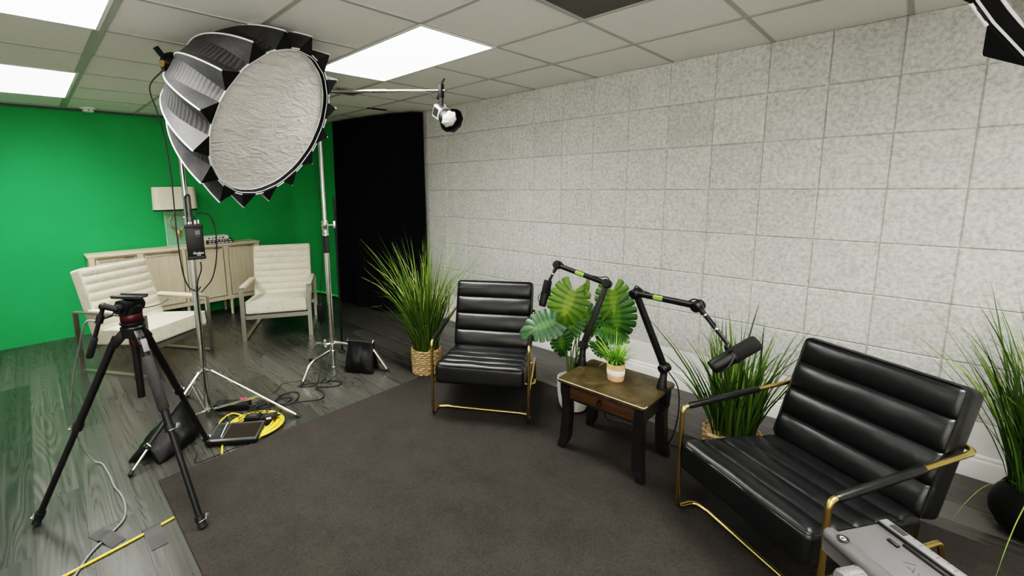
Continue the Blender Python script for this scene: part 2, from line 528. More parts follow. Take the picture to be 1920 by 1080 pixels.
def mat_leaf(name, stops, rough=.45):
    m, nt, b = new_mat(name)
    at = nt.nodes.new('ShaderNodeAttribute'); at.attribute_name = 'tint'
    nt.links.new(ramp(nt, at.outputs['Fac'], stops), b.inputs['Base Color'])
    b.inputs['Roughness'].default_value = rough
    b.inputs['Specular IOR Level'].default_value = .4
    b.inputs['Subsurface Weight'].default_value = 0
    return m
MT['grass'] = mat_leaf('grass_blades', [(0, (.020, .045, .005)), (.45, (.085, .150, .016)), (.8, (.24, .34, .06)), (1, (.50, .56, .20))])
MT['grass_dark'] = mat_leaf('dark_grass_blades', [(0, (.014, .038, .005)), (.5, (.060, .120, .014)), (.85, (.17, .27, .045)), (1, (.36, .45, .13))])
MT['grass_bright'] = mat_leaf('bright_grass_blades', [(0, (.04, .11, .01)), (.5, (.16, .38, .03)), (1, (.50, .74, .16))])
MT['monstera'] = mat_leaf('monstera_leaf', [(0, (.010, .035, .008)), (.4, (.024, .085, .014)), (.75, (.09, .18, .013)), (1, (.20, .30, .03))], .38)
MT['monstera_blue'] = mat_leaf('monstera_pale_leaf', [(0, (.008, .030, .010)), (.6, (.022, .070, .024)), (1, (.10, .18, .07))], .38)

def mat_weave():
    m, nt, b = new_mat('woven_seagrass')
    vec = mapping(nt)
    f = noise_n(nt, vec, 60, 4)
    nt.links.new(ramp(nt, f, [(.3, (.20, .115, .045)), (.5, (.44, .29, .145)), (.75, (.66, .50, .30))]), b.inputs['Base Color'])
    b.inputs['Roughness'].default_value = .7
    bump(nt, b, noise_n(nt, vec, 200, 3), .3, .003)
    return m
MT['weave'] = mat_weave()
MT['lampshade'] = plain('lampshade_linen', (.80, .73, .58), .85, vary=.04, bmp=.15, bscale=200)
def mat_acrylic():
    m, nt, b = new_mat('clear_acrylic')
    b.inputs['Base Color'].default_value = (.93, 1, .97, 1); b.inputs['Roughness'].default_value = .03
    b.inputs['Alpha'].default_value = .13; b.inputs['IOR'].default_value = 1.45
    return m
MT['acrylic'] = mat_acrylic()
MT['acrylic_edge'] = plain('acrylic_edge', (.45, .80, .60), .2)
def mat_vent():
    m, nt, b = new_mat('vent_grille')
    vec = mapping(nt)
    sep = nt.nodes.new('ShaderNodeSeparateXYZ'); nt.links.new(vec, sep.inputs[0])
    s1 = math_(nt, 'SINE', math_(nt, 'MULTIPLY', sep.outputs[0], 520.0)); s2 = math_(nt, 'SINE', math_(nt, 'MULTIPLY', sep.outputs[1], 520.0))
    k = math_(nt, 'MAXIMUM', s1, s2)
    nt.links.new(ramp(nt, k, [(.5, (.02, .019, .017)), (.95, (.20, .19, .17))]), b.inputs['Base Color'])
    b.inputs['Roughness'].default_value = .6
    return m
MT['vent'] = mat_vent()
MT['book_white'] = plain('book_white', (.78, .76, .74), .4)
MT['book_dark'] = plain('book_dark', (.035, .025, .025), .45)
MT['book_brown'] = plain('book_brown', (.09, .055, .045), .45)
MT['paper'] = plain('paper', (.8, .78, .7), .8)
MT['bag_strap'] = plain('bag_strap', (.008, .008, .008), .7)
MT['concrete_disc'] = plain('concrete_disc', (.01, .01, .01), .6)

# ================================================================= THE ROOM
U = 0.3048
H = 8 * U                      # 2.438 ceiling
XW, XB, YL = -2.56, 5.7, -5.3  # green end wall, wall behind the camera, left wall
def struct(name, mb, mat, **k):
    o = mb.build(name, mat, None, **k); o['kind'] = 'structure'; return o

mb = MB(); mb.box(((XW + XB) / 2, (YL) / 2, -.05), (XB - XW + .4, -YL + .4, .1)); struct('floor', mb, MT['floor'], smooth=False)
mb = MB(); mb.box(((XW + XB) / 2, (YL) / 2, H + .05), (XB - XW + .4, -YL + .4, .1)); struct('ceiling', mb, MT['ceiling'], smooth=False)
# ceiling grid of inverted T bars, two foot module
mb = MB()
y = -2.05 * U
while y > YL:
    mb.box(((XW + XB) / 2, y, H - .003), (XB - XW, .024 if abs(y + 10.05 * U) > .1 else .055, .006)); y -= 2 * U
x = -8 * U + .015
while x < XB:
    mb.box((x, YL / 2, H - .0025), (.022, -YL, .005)); x += 2 * U
struct('trim_1', mb, MT['ceiling_bar'], smooth=False)
# right wall: body + felt squares with bevelled edges
mb = MB(); mb.cur = 1; mb.box(((XW + XB) / 2, .062, H / 2), (XB - XW + .4, .1, H)); mb.cur = 0
b_ = .0062; th = .012
for i in range(-9, 19):
    for j in range(1, 8):
        x0, x1, z0, z1 = i * U + .0006, (i + 1) * U - .0006, j * U + .0006, (j + 1) * U - .0006
        if x1 < XW: continue
        x0 = max(x0, XW); x1 = min(x1, XB)
        o = [(x0, .01, z0), (x1, .01, z0), (x1, .01, z1), (x0, .01, z1)]
        mid = [(p[0], .01 - th + b_, p[2]) for p in o]
        ins = [(x0 + b_, .01 - th, z0 + b_), (x1 - b_, .01 - th, z0 + b_), (x1 - b_, .01 - th, z1 - b_), (x0 + b_, .01 - th, z1 - b_)]
        mb.add(o + mid + ins, [(8, 9, 10, 11)] + [(k, (k + 1) % 4, 4 + (k + 1) % 4, 4 + k) for k in range(4)] + [(4 + k, 4 + (k + 1) % 4, 8 + (k + 1) % 4, 8 + k) for k in range(4)])
struct('wall_right', mb, [MT['felt'], MT['wall_plain']], smooth=False)
# white band under the felt and a moulded skirting
mb = MB(); mb.box(((XW + XB) / 2, .004, .152), (XB - XW, .016, .304), bev=0); struct('trim_2', mb, MT['white_paint'], smooth=False)
mb = MB()
prof = [(.0, .006), (-.018, .006), (-.018, .10), (-.015, .108), (-.010, .112), (-.010, .126), (-.006, .134), (.0, .137)]
vs = []; fs = []
for X in (XW, XB):
    for (py, pz) in prof: vs.append((X, py - .004, pz - .006))
n = len(prof)
for k in range(n - 1): fs.append((k, k + 1, n + k + 1, n + k))
mb.add(vs, fs); struct('baseboard_right', mb, MT['white_paint'], angle=25)
mb = MB(); mb.box((XW - .05, YL / 2, H / 2), (.1, -YL + .2, H)); struct('wall_far', mb, MT['green_paint'], smooth=False)
mb = MB(); mb.box(((XW + XB) / 2, YL - .05, H / 2), (XB - XW + .4, .1, H)); struct('wall_left', mb, MT['wall_plain'], smooth=False)
mb = MB(); mb.box((XB + .05, YL / 2, H / 2), (.1, -YL + .2, H)); struct('wall_back', mb, MT['wall_plain'], smooth=False)
mb = MB(); mb.box((XW + .012, YL / 2, H - .012), (.024, -YL, .020)); struct('trim_3', mb, plain('dark_angle', (.07, .10, .07), .6), smooth=False)

# green screen cloth carrying the end wall round the far corner
def sweep(path, z0, z1, nz, off=None):
    P = [V(p) for p in path]; n = len(P); vs = []; fs = []
    for j in range(nz + 1):
        z = z0 + (z1 - z0) * j / nz
        for i in range(n):
            a = P[max(0, i - 1)]; b = P[min(n - 1, i + 1)]; t = (b - a).normalized(); nn = V((t.y, -t.x, 0))
            d = off(i / (n - 1), j / nz) if off else 0
            vs.append((P[i].x + nn.x * d, P[i].y + nn.y * d, z))
    for j in range(nz):
        for i in range(n - 1): fs.append((j * n + i, j * n + i + 1, (j + 1) * n + i + 1, (j + 1) * n + i))
    m = MB(); m.add(vs, fs); return m
gp = fillet([(XW + .012, -1.6, 0), (XW + .012, -.44, 0), (-1.45, -.375, 0)], .32, 14)
t = thing('green_screen', 'bright green screen cloth curving round the far corner beside the black curtain', 'green screen', (0, 0, 0))
sweep(gp, .03, H - .006, 30, lambda u, v: .006 * math.sin(u * 23 + 2 * v) * (1 - v)).build('cloth', MT['green_cloth'], t, angle=180)
mb = MB(); mb.tube([(p.x + .0, p.y - .004, .030) for p in gp if p.y > -1.0], .017, 8); mb.build('hem', MT['green_hem'], t)

# black curtain hanging across the corner
cp = spline([(-1.66, -.47, 0), (-1.35, -.43, 0), (-1.0, -.36, 0), (-.65, -.27, 0), (-.40, -.165, 0), (-.335, -.05, 0)], 22)
random.seed(4)
ph = [random.uniform(0, 6) for _ in range(6)]
def fold(u, v):
    a = .35 + .65 * (1 - v)
    return a * (.030 * math.sin(u * 31 + ph[0] + .6 * v) + .018 * math.sin(u * 57 + ph[1] - v) + .012 * math.sin(u * 13 + ph[2]))
o = sweep(cp, .004, H - .02, 40, fold).build('black_curtain', MT['curtain'], None, angle=180)
tag(o, 'floor-length black curtain hanging in the corner between green screen and felt wall', 'curtain')

# ---- ceiling fixtures
def ceiling_light(x0, x1, y0, y1, label):
    t = thing('ceiling_light', label, 'ceiling light', ((x0 + x1) / 2, (y0 + y1) / 2, H), group='flat ceiling light panels')
    w, d = x1 - x0, y1 - y0; f = .018
    m = MB()
    m.box((0, d / 2 - f / 2, -.005), (w, f, .008)); m.box((0, -d / 2 + f / 2, -.005), (w, f, .008))
    m.box((w / 2 - f / 2, 0, -.005), (f, d - 2 * f, .008)); m.box((-w / 2 + f / 2, 0, -.005), (f, d - 2 * f, .008))
    m.build('frame', MT['white_paint'], t, smooth=False)
    m = MB(); m.box((0, 0, -.0035), (w - 2 * f, d - 2 * f, .005)); m.build('diffuser', MT['light_panel'], t, smooth=False)
    return t
yA = [-2.05 * U - 2 * U * k for k in range(8)]
ceiling_light(2 * U + .015, 6 * U + .015, yA[2], yA[1], 'lit ceiling panel right of the round softbox')
ceiling_light(2 * U + .015, 6 * U + .015, yA[5], yA[4], 'lit ceiling panel cut off by the top left corner of the photo')
ceiling_light(-6 * U + .015, -2 * U + .015, yA[5], yA[4], 'lit ceiling panel nearest the green wall, at the left edge')
ceiling_light(12 * U + .015, 16 * U + .015, yA[2], yA[1], 'lit ceiling panel above and behind the nearer black armchair')
ceiling_light(12 * U + .015, 16 * U + .015, yA[5], yA[4], 'lit ceiling panel behind the camera')
def vent(name, label, x0, x1, y0, y1):
    t = thing(name, label, 'vent', ((x0 + x1) / 2, (y0 + y1) / 2, H))
    w, d = x1 - x0, y1 - y0; f = .022
    m = MB()
    m.box((0, d / 2 - f / 2, -.006), (w, f, .010)); m.box((0, -d / 2 + f / 2, -.006), (w, f, .010))
    m.box((w / 2 - f / 2, 0, -.006), (f, d - 2 * f, .010)); m.box((-w / 2 + f / 2, 0, -.006), (f, d - 2 * f, .010))
    m.build('frame', MT['ceiling_bar'], t, smooth=False)
    m = MB(); m.box((0, 0, -.004), (w - 2 * f, d - 2 * f, .004)); m.build('grille', MT['vent'], t, smooth=False)
vent('ceiling_vent', 'dark meshed square vent in the ceiling at the top edge', 8 * U + .015, 10 * U + .015, yA[2], yA[1])
vent('ceiling_vent', 'small dark ceiling vent just behind the boom arm', -.06, .19, -1.42, -1.12)
t = thing('smoke_detector', 'small white detector on the ceiling close to the green wall', 'smoke detector', (-2.40, -2.87, H))
m = MB(); m.lathe([(.066, 0), (.066, -.012), (.056, -.018), (.05, -.038), (.03, -.044), (.0001, -.044)], 28, cap0=False); m.build('body', MT['white_paint'], t)
for k in range(6):
    m = MB(); a = k * PI / 3; m.box((.053 * math.cos(a), .053 * math.sin(a), -.028), (.012, .012, .009)); m.build('slot', MT['black_plastic'], t, smooth=False)
m = MB(); m.box((-.55, -.53, H - .004), (.05, .24, .006)); o = m.build('ceiling_gap_strip', MT['black_plastic'], None, smooth=False); o['kind'] = 'structure'; o.name = 'trim_4'

# ---- rug
m = MB()
def rugtop(p, n):
    return p
m.box((2.86, -1.88, .005), (3.68, 2.455, .010), bev=.003)
o = m.build('rug', MT['rug'], None); tag(o, 'large dark brown-grey flat rug under the black armchairs', 'rug')

# ================================================================= BLACK LEATHER ARMCHAIRS
def rail_cushion(w, d, th_, n, r=.03, bulge=.017, nx=18, ny=64, top=1, slack=.004, seed=0):
    """rolls run along x, stacked along y; top face = +z"""
    def disp(p, nr):
        u = (p.y + d / 2) / d
        e = max(0.0, min(1.0, (w / 2 - abs(p.x)) / .035))
        if nr.z > .5:
            ph_ = u * n
            s = abs(math.sin(PI * ph_)) ** .5
            edge = e ** .5
            z = p.z + (bulge * s - bulge * .55) * edge
            z += slack * noise.noise(V((p.x * 7 + seed, p.y * 9, seed))) * edge
            return V((p.x, p.y, z))
        return p
    m_ = MB(); m_.cushion((w, d, th_), r, (nx, ny, 4), disp); return m_

def black_chair(name, label):
    t = thing(name, label, 'armchair', group='black leather armchairs with brass frames')
    # seat, falling to the rear
    sm = rail_cushion(.60, .58, .135, 5, .028, .024)
    S = Matrix.Translation((0, .255, .283)) @ Matrix.Rotation(R_(-6.5), 4, 'X')
    sm.xf(S); seat = sm.build('seat', MT['leather'], t, angle=60)
    pp = MB(); w, d = .30 - .006, .29 - .006
    pts = fillet([(-w, d - .1, .060), (-w, -d, .060), (w, -d, .060), (w, d - .1, .060)], .03, 5)
    pp.tube([S @ V(p) for p in pts], .0042, 6); pp.build('piping', MT['leather'], seat)
    # back
    bm_ = rail_cushion(.61, .53, .115, 4, .03, .024, seed=3)
    B = frame((1, 0, 0), (0, math.sin(R_(19)), math.cos(R_(19))), (0, -math.cos(R_(19)), math.sin(R_(19))), (0, .655, .545))
    bm_.xf(B); back = bm_.build('backrest', MT['leather'], t, angle=60)
    pp = MB(); w, d = .305 - .007, .265 - .007
    pts = fillet([(-w, -d + .02, .052), (-w, d, .052), (w, d, .052), (w, -d + .02, .052)], .03, 5)
    pp.tube([B @ V(p) for p in pts], .0042, 6); pp.build('piping', MT['leather'], back)
    X = .327; r = .0105
    for s in (-1, 1):
        m_ = MB()
        path = fillet([(s * .27, .735, .572), (s * X, .715, .570), (s * X, .0, .527), (s * X, .0, .0115), (s * X, .10, .0115), (s * .26, .115, .0115)], .03, 6)
        m_.tube(path, r, 10); m_.build('arm_frame', MT['brass'], t)
        m_ = MB(); m_.tube([(s * X, .03, .529), (s * X, .045, .530), (s * X, .43, .5535), (s * X, .445, .5545)], [.0115, .0155, .0155, .0115], 12); m_.build('arm_sleeve', MT['leather'], t)
        m_ = MB()
        path = fillet([(s * X, .004, .225), (s * X, .60, .225), (s * X, .665, .0115), (s * X, .585, .0115), (s * .26, .575, .0115)], .03, 6)
        m_.tube(path, r, 10); m_.build('rear_leg', MT['brass'], t)
    m_ = MB(); m_.cyl((-.265, .115, .0115), (.265, .115, .0115), r, seg=10); m_.build('front_crossbar', MT['brass'], t)
    m_ = MB(); m_.cyl((-.265, .575, .0115), (.265, .575, .0115), r, seg=10); m_.build('rear_crossbar', MT['brass'], t)
    m_ = MB(); m_.cyl((-.328, .30, .222), (.328, .30, .222), .009, seg=8); m_.cyl((-.328, .50, .222), (.328, .50, .222), .009, seg=8); m_.build('seat_rail', MT['brass'], t)
    return t
cl = black_chair('leather_armchair', 'black channelled leather armchair with brass frame beside the seagrass basket plant')
cl.location = (1.8465, -1.4225, .010); cl.rotation_euler = (0, 0, R_(32.8))
cr = copy_thing(cl, 'nearest black channelled leather armchair at right, its brass arm closest to the camera', (3.3955, -1.5195, .010), R_(-29.1))

# ================================================================= SIDE TABLE
TX, TY = 2.657, -1.130
t = thing('side_table', 'small worn wooden side table with black curved legs between the two black armchairs', 'side table', (TX, TY, .010))
ZT = .440   # top surface, local
def rounded_rect(hw, hd, rad, n=6, r_list=None):
    pts = []
    for (sx, sy, a0) in ((1, -1, -90), (1, 1, 0), (-1, 1, 90), (-1, -1, 180)):
        rr = rad
        for k in range(n + 1):
            a = R_(a0 + 90 * k / n)
            pts.append((sx * (hw - rr) + rr * math.cos(a), sy * (hd - rr) + rr * math.sin(a)))
    return pts
def slab(pts, z0, z1, bev=.004):
    m_ = MB(); n_ = len(pts); c = V((sum(p[0] for p in pts) / n_, sum(p[1] for p in pts) / n_, 0))
    def ring(z, k): return [(c.x + (p[0] - c.x) * k, c.y + (p[1] - c.y) * k, z) for p in pts]
    k = 1 - bev / max(abs(p[0] - c.x) for p in pts)
    rings = [ring(z0, k), ring(z0 + bev, 1), ring(z1 - bev, 1), ring(z1, k)]
    vs = sum(rings, []); fs = []
    for j in range(3):
        for i in range(n_): fs.append((j * n_ + i, j * n_ + (i + 1) % n_, (j + 1) * n_ + (i + 1) % n_, (j + 1) * n_ + i))
    fs.append(tuple(range(n_ - 1, -1, -1))); fs.append(tuple(3 * n_ + i for i in range(n_)))
    m_.add(vs, fs); return m_
top = slab(rounded_rect(.265, .205, .022), ZT - .022, ZT, .005).build('tabletop', MT['tabletop'], t, angle=30)
m = MB(); m.tube(fillet([(-.262, -.10, ZT - .004), (-.262, -.203, ZT - .004), (.262, -.203, ZT - .004), (.262, -.17, ZT - .004)], .02, 5), .0026, 6); m.build('worn_edge', MT['worn_edge'], top)
tag(bpy.data.objects['worn_edge'], 'edge rubbed down to pale wood')
ax, ay = .225, .155
for sx in (-1, 1):
    for sy in (-1, 1):
        prof = [(0, .0, .024), (.0, .06, .026), (-.006, .14, .026), (-.010, .22, .0255), (-.008, .30, .025), (.0, .36, .025), (.0, ZT - .022, .025)]
        m = MB(); vs = []; fs = []
        sm_ = spline([(( .022 if z == 0 else dx), z, w) for dx, z, w in prof], 4)
        for q in sm_:
            cx = sx * (ax + q.x * .9); cy = sy * (ay + q.x * .6); w = q.z * (.80 if q.y < .02 else 1)
            vs += [(cx - w, cy - w, q.y), (cx + w, cy - w, q.y), (cx + w, cy + w, q.y), (cx - w, cy + w, q.y)]
        for j in range(len(sm_) - 1):
            for i in range(4): fs.append((j * 4 + i, j * 4 + (i + 1) % 4, j * 4 + 4 + (i + 1) % 4, j * 4 + 4 + i))
        fs.append((3, 2, 1, 0)); e = (len(sm_) - 1) * 4; fs.append((e, e + 1, e + 2, e + 3))
        m.add(vs, fs); m.build('leg', MT['black_wood'], t, angle=30)
m = MB()
zA = ZT - .022 - .052
m.box((0, ay, zA), (2 * ax, .02, .10)); m.box((-ax, 0, zA), (.02, 2 * ay, .10)); m.box((ax, 0, zA), (.02, 2 * ay, .10))
m.box((0, -ay, ZT - .022 - .008), (2 * ax, .022, .016)); m.box((0, -ay, zA - .046), (2 * ax, .022, .012))
m.build('apron', MT['black_wood'], t, smooth=False)
dr = MB(); dr.box((0, -ay - .004, zA - .003), (.395, .022, .074), bev=.003)
dr = dr.build('drawer', MT['drawer_wood'], t, angle=30)
m = MB(); m.cyl((0, -ay - .012, zA + .008), (0, -ay - .026, zA + .008), .008, .010, 14)
m.tube([(.013 * math.sin(a), -ay - .027, zA - .006 + .016 * math.cos(a)) for a in [2 * PI * k / 20 for k in range(20)]], .0022, 6, closed=True)
m.build('ring_pull', MT['black_metal'], dr)

# ================================================================= CREAM ARMCHAIRS
def cream_chair(name, label):
    t = thing(name, label, 'armchair', group='cream armchairs with steel frames')
    W = .35
    def rolls(w, d, th_, n, r, seed, bulge=.017):
        return rail_cushion(w, d, th_, n, r, bulge, 14, 70, slack=.0008, seed=seed)
    S = Matrix.Translation((0, .315, .322)) @ Matrix.Rotation(R_(-4), 4, 'X')
    m_ = MB(); m_.cushion((.612, .62, .135), .022, (12, 12, 4), lambda p, n_: p + V((0, 0, .012 * (1 - (p.x / .32) ** 2) * (1 - (p.y / .31) ** 2))) if n_.z > .5 else p)
    m_.xf(S); seat = m_.build('seat', MT['cream'], t, angle=60)
    pp = MB(); w, d = .306 - .003, .31 - .003
    pts = fillet([(-w, d, .062), (-w, -d, .062), (w, -d, .062), (w, d, .062)], .02, 4)
    pp.tube([S @ V(p) for p in pts], .004, 6); pp.build('piping', MT['cream'], seat)
    m_ = rolls(.62, .60, .125, 8, .02, 5)
    a = R_(15)
    B = frame((1, 0, 0), (0, math.sin(a), math.cos(a)), (0, -math.cos(a), math.sin(a)), (0, .655, .615))
    m_.xf(B); back = m_.build('backrest', MT['cream'], t, angle=60)
    pp = MB(); w, d = .31 - .003, .30 - .003
    pts = fillet([(-w, -d, .058), (-w, d, .058), (w, d, .058), (w, -d, .058)], .02, 4)
    pp.tube([B @ V(p) for p in pts], .004, 6); pp.build('piping', MT['cream'], back)
    for s in (-1, 1):
        m_ = MB(); X = s * (W - .021)
        m_.box((X, .007, .272), (.042, .014, .544)); m_.box((X, .763, .272), (.042, .014, .544))
        m_.box((X, .385, .007), (.042, .742, .014)); m_.box((X, .385, .537), (.042, .742, .014))
        m_.build('side_frame', MT['satin_steel'], t, smooth=False)
        m_ = MB(); m_.box((X, .33, .557), (.056, .50, .026), bev=.008); m_.build('arm_pad', MT['cream'], t)
    m_ = MB(); m_.box((0, .030, .243), (2 * W - .03, .02, .045)); m_.box((0, .60, .235), (2 * W - .03, .02, .04)); m_.build('cross_rail', MT['satin_steel'], t, smooth=False)
    return t
c2 = cream_chair('cream_armchair', 'cream channel-back armchair in front of the right end of the sideboard')
c2.location = (-.8455, -1.6905, 0); c2.rotation_euler = (0, 0, R_(59.5))
c1 = copy_thing(c2, 'cream channel-back armchair at left, partly behind the camera tripod', (-.8022, -2.5711, 0), R_(121.9))

# ================================================================= SIDEBOARD
CX0, CY0, CY1, CD, CT = -2.20, -3.062, -1.322, .335, .905
t = thing('sideboard', 'long bleached wood sideboard with four doors against the green wall', 'sideboard', (CX0 - CD / 2, (CY0 + CY1) / 2, 0))
L = CY1 - CY0; hx = CD / 2
m = MB(); m.box((0, 0, CT - .0125), (CD, L, .025), bev=.003); m.build('top', MT['bleached_wood_x'], t, angle=30)
zb = .205
m = MB(); m.box((-.012, 0, (zb + CT - .025) / 2), (CD - .024, L - .03, CT - .025 - zb))
m.build('carcass', MT['bleached_wood'], t, smooth=False)
m = MB()
m.box((hx - .012, 0, zb + .02), (.024, L - .02, .05))
for yy, ww in ((-L / 2 + .035, .05), (L / 2 - .035, .05), (-L / 4 + .02, .06), (.0, .034), (L / 4 + .02, .05)):
    m.box((hx - .0125, yy, (zb + CT - .025) / 2), (.0236, ww, CT - .025 - zb))
m.build('face_frame', MT['bleached_wood'], t, smooth=False)
edges = [(-L / 2 + .064, -L / 4 - .012), (-L / 4 + .052, -.020), (.020, L / 4 - .008), (L / 4 + .048, L / 2 - .064)]
for (a, b) in edges:
    z0, z1 = zb + .052, CT - .05
    a += .007; b -= .007
    m = MB(); m.box((hx - .004, (a + b) / 2, (z0 + z1) / 2), (.012, b - a, z1 - z0))
    for yy in (a + .012, b - .012): m.box((hx + .004, yy, (z0 + z1) / 2), (.008, .024, z1 - z0))
    m.box((hx + .004, (a + b) / 2, z0 + .012), (.008, b - a - .048, .024))
    m.box((hx + .004, (a + b) / 2, z1 - .010), (.008, b - a - .048, .020))
    d = m.build('door', MT['bleached_wood'], t, smooth=False)
    m = MB(); m.box((hx + .010, (a + b) / 2, z1 + .008), (.010, b - a - .02, .006)); m.obox((hx + .012, b - .10, z1 + .004), (hx + .012, b - .03, z1 + .004), .012, .008)
    m.build('pull', plain('pull_bronze', (.10, .07, .04), .5) if 'pull_bronze' not in bpy.data.materials else bpy.data.materials['pull_bronze'], d, smooth=False)
for yy in (-L / 2 + .05, -.0, L / 4 + .045, L / 2 - .05, -L / 4 + .02):
    for xx in (hx - .03, -hx + .03):
        m = MB(); m.lathe([(.016, 0), (.022, zb)], 12, axis_c=(xx, yy, 0)); m.build('leg', MT['bleached_wood'], t)

# lamp on the sideboard
LX, LY, LZ = -2.375, -2.185, CT
t = thing('table_lamp', 'table lamp with cream linen shade, clear acrylic panel and brass antler ornament', 'lamp', (LX, LY, LZ))
m = MB()
sp0 = [(p[0], p[1]) for p in rounded_rect(.085, .225, .07, 6)]
sp1 = [(p[0] * .93, p[1] * .965) for p in sp0]
n = len(sp0); z0, z1 = .445, .705
vs = [(x, y, z0) for x, y in sp0] + [(x, y, z1) for x, y in sp1] + [(x * .985, y * .99, z0) for x, y in sp0] + [(x * .985, y * .99, z1) for x, y in sp1]
fs = [(i, (i + 1) % n, n + (i + 1) % n, n + i) for i in range(n)] + [(2 * n + i, 3 * n + i, 3 * n + (i + 1) % n, 2 * n + (i + 1) % n) for i in range(n)]
fs += [(i, 2 * n + i, 2 * n + (i + 1) % n, (i + 1) % n) for i in range(n)] + [(n + i, n + (i + 1) % n, 3 * n + (i + 1) % n, 3 * n + i) for i in range(n)]
m.add(vs, fs); m.build('lamp_shade', MT['lampshade'], t, angle=60)
m = MB(); vs = [(x * .96, y * .985, .428) for x, y in sp0] + [(x * .97, y * .99, .450) for x, y in sp0]
m.add(vs, [tuple(range(n - 1, -1, -1)), tuple(range(n, 2 * n))] + [(i, (i + 1) % n, n + (i + 1) % n, n + i) for i in range(n)]); m.build('dark_slab', MT['black_plastic'], t, angle=30)  # black slab added just below the lampshade rim as a dark band
m = MB(); m.box((0, 0, .225), (.016, .25, .43), bev=.002); m.build('acrylic_panel', MT['acrylic'], t, angle=30)
m = MB()
for yy in (-.124, .124): m.box((.009, yy, .225), (.003, .006, .43))
m.box((.009, 0, .012), (.003, .25, .006)); m.build('panel_edge', MT['acrylic_edge'], t, smooth=False)
m = MB(); m.box((.0, 0, .008), (.10, .27, .016), bev=.003); m.build('base', MT['acrylic'], t, angle=30)
m = MB(); m.cyl((0, 0, .43), (0, 0, .52), .016, seg=14); m.box((0, 0, .44), (.03, .06, .012)); m.build('socket', MT['gold'], t)
orn = MB()
ring = [(.02, .082 * math.sin(a), .30 + .082 * math.cos(a)) for a in [R_(-150 + 300 * k / 40) for k in range(41)]]
orn.tube(ring, [.004 + .002 * abs(math.sin(k * .4)) for k in range(41)], 8)
for s in (-1, 1):
    orn.tube(spline([(.02, s * .082 * math.sin(R_(150)), .30 + .082 * math.cos(R_(150))), (.022, s * .028, .205), (.024, s * .012, .165)], 6), [.006] * 13, 8)
    orn.tube(spline([(.022, s * .028, .205), (.024, s * .062, .222), (.024, s * .082, .258)], 6), [.006] * 6 + [.005] * 5 + [.002, .001], 8)
    orn.sphere((.02, s * .082, .315), .008, 10, 6)
orn.lathe([(.004, -.055), (.015, -.035), (.024, 0), (.028, .03), (.018, .05), (.002, .056)], 14, Matrix.Translation((.026, 0, .145)) @ Matrix.Diagonal((.7, 1, 1, 1)))
orn.build('antler_ornament', MT['gold'], t)

# books
def book(name, label, x, y, z, w, d, h, mat, rot=0):
    t = thing(name, label, 'book', (x, y, z), rot, group='books stacked on the sideboard')
    m_ = MB(); m_.box((0, 0, h - .0015), (w, d, .003)); m_.box((0, 0, .0015), (w, d, .003)); m_.box((w / 2 - .0015, 0, h / 2), (.003, d, h)); m_.build('cover', mat, t, smooth=False)
    m_ = MB(); m_.box((-.004, 0, h / 2), (w - .010, d - .008, h - .006)); m_.build('pages', MT['paper'], t, smooth=False)
    for k in range(7):
        pass
    m_ = MB()
    random.seed(int(z * 1000))
    yy = -d / 2 + .03
    while yy < d / 2 - .04:
        l = random.uniform(.012, .035); m_.box((w / 2 + .0006, yy + l / 2, h / 2), (.001, l, h * .35)); yy += l + random.uniform(.006, .02)
    m_.build('spine_marks', MT['white_ink'] if mat is not MT['book_white'] else MT['dark_ink'], t, smooth=False)
bz = CT
book('book', 'bottom brown book of the stack on the sideboard', -2.36, -1.775, bz, .20, .31, .026, MT['book_brown'])
book('book', 'middle dark book of the stack on the sideboard', -2.355, -1.785, bz + .026, .20, .30, .026, MT['book_dark'], .04)
book('book', 'thick white book on top of the stack on the sideboard', -2.36, -1.80, bz + .052, .19, .26, .044, MT['book_white'], -.03)

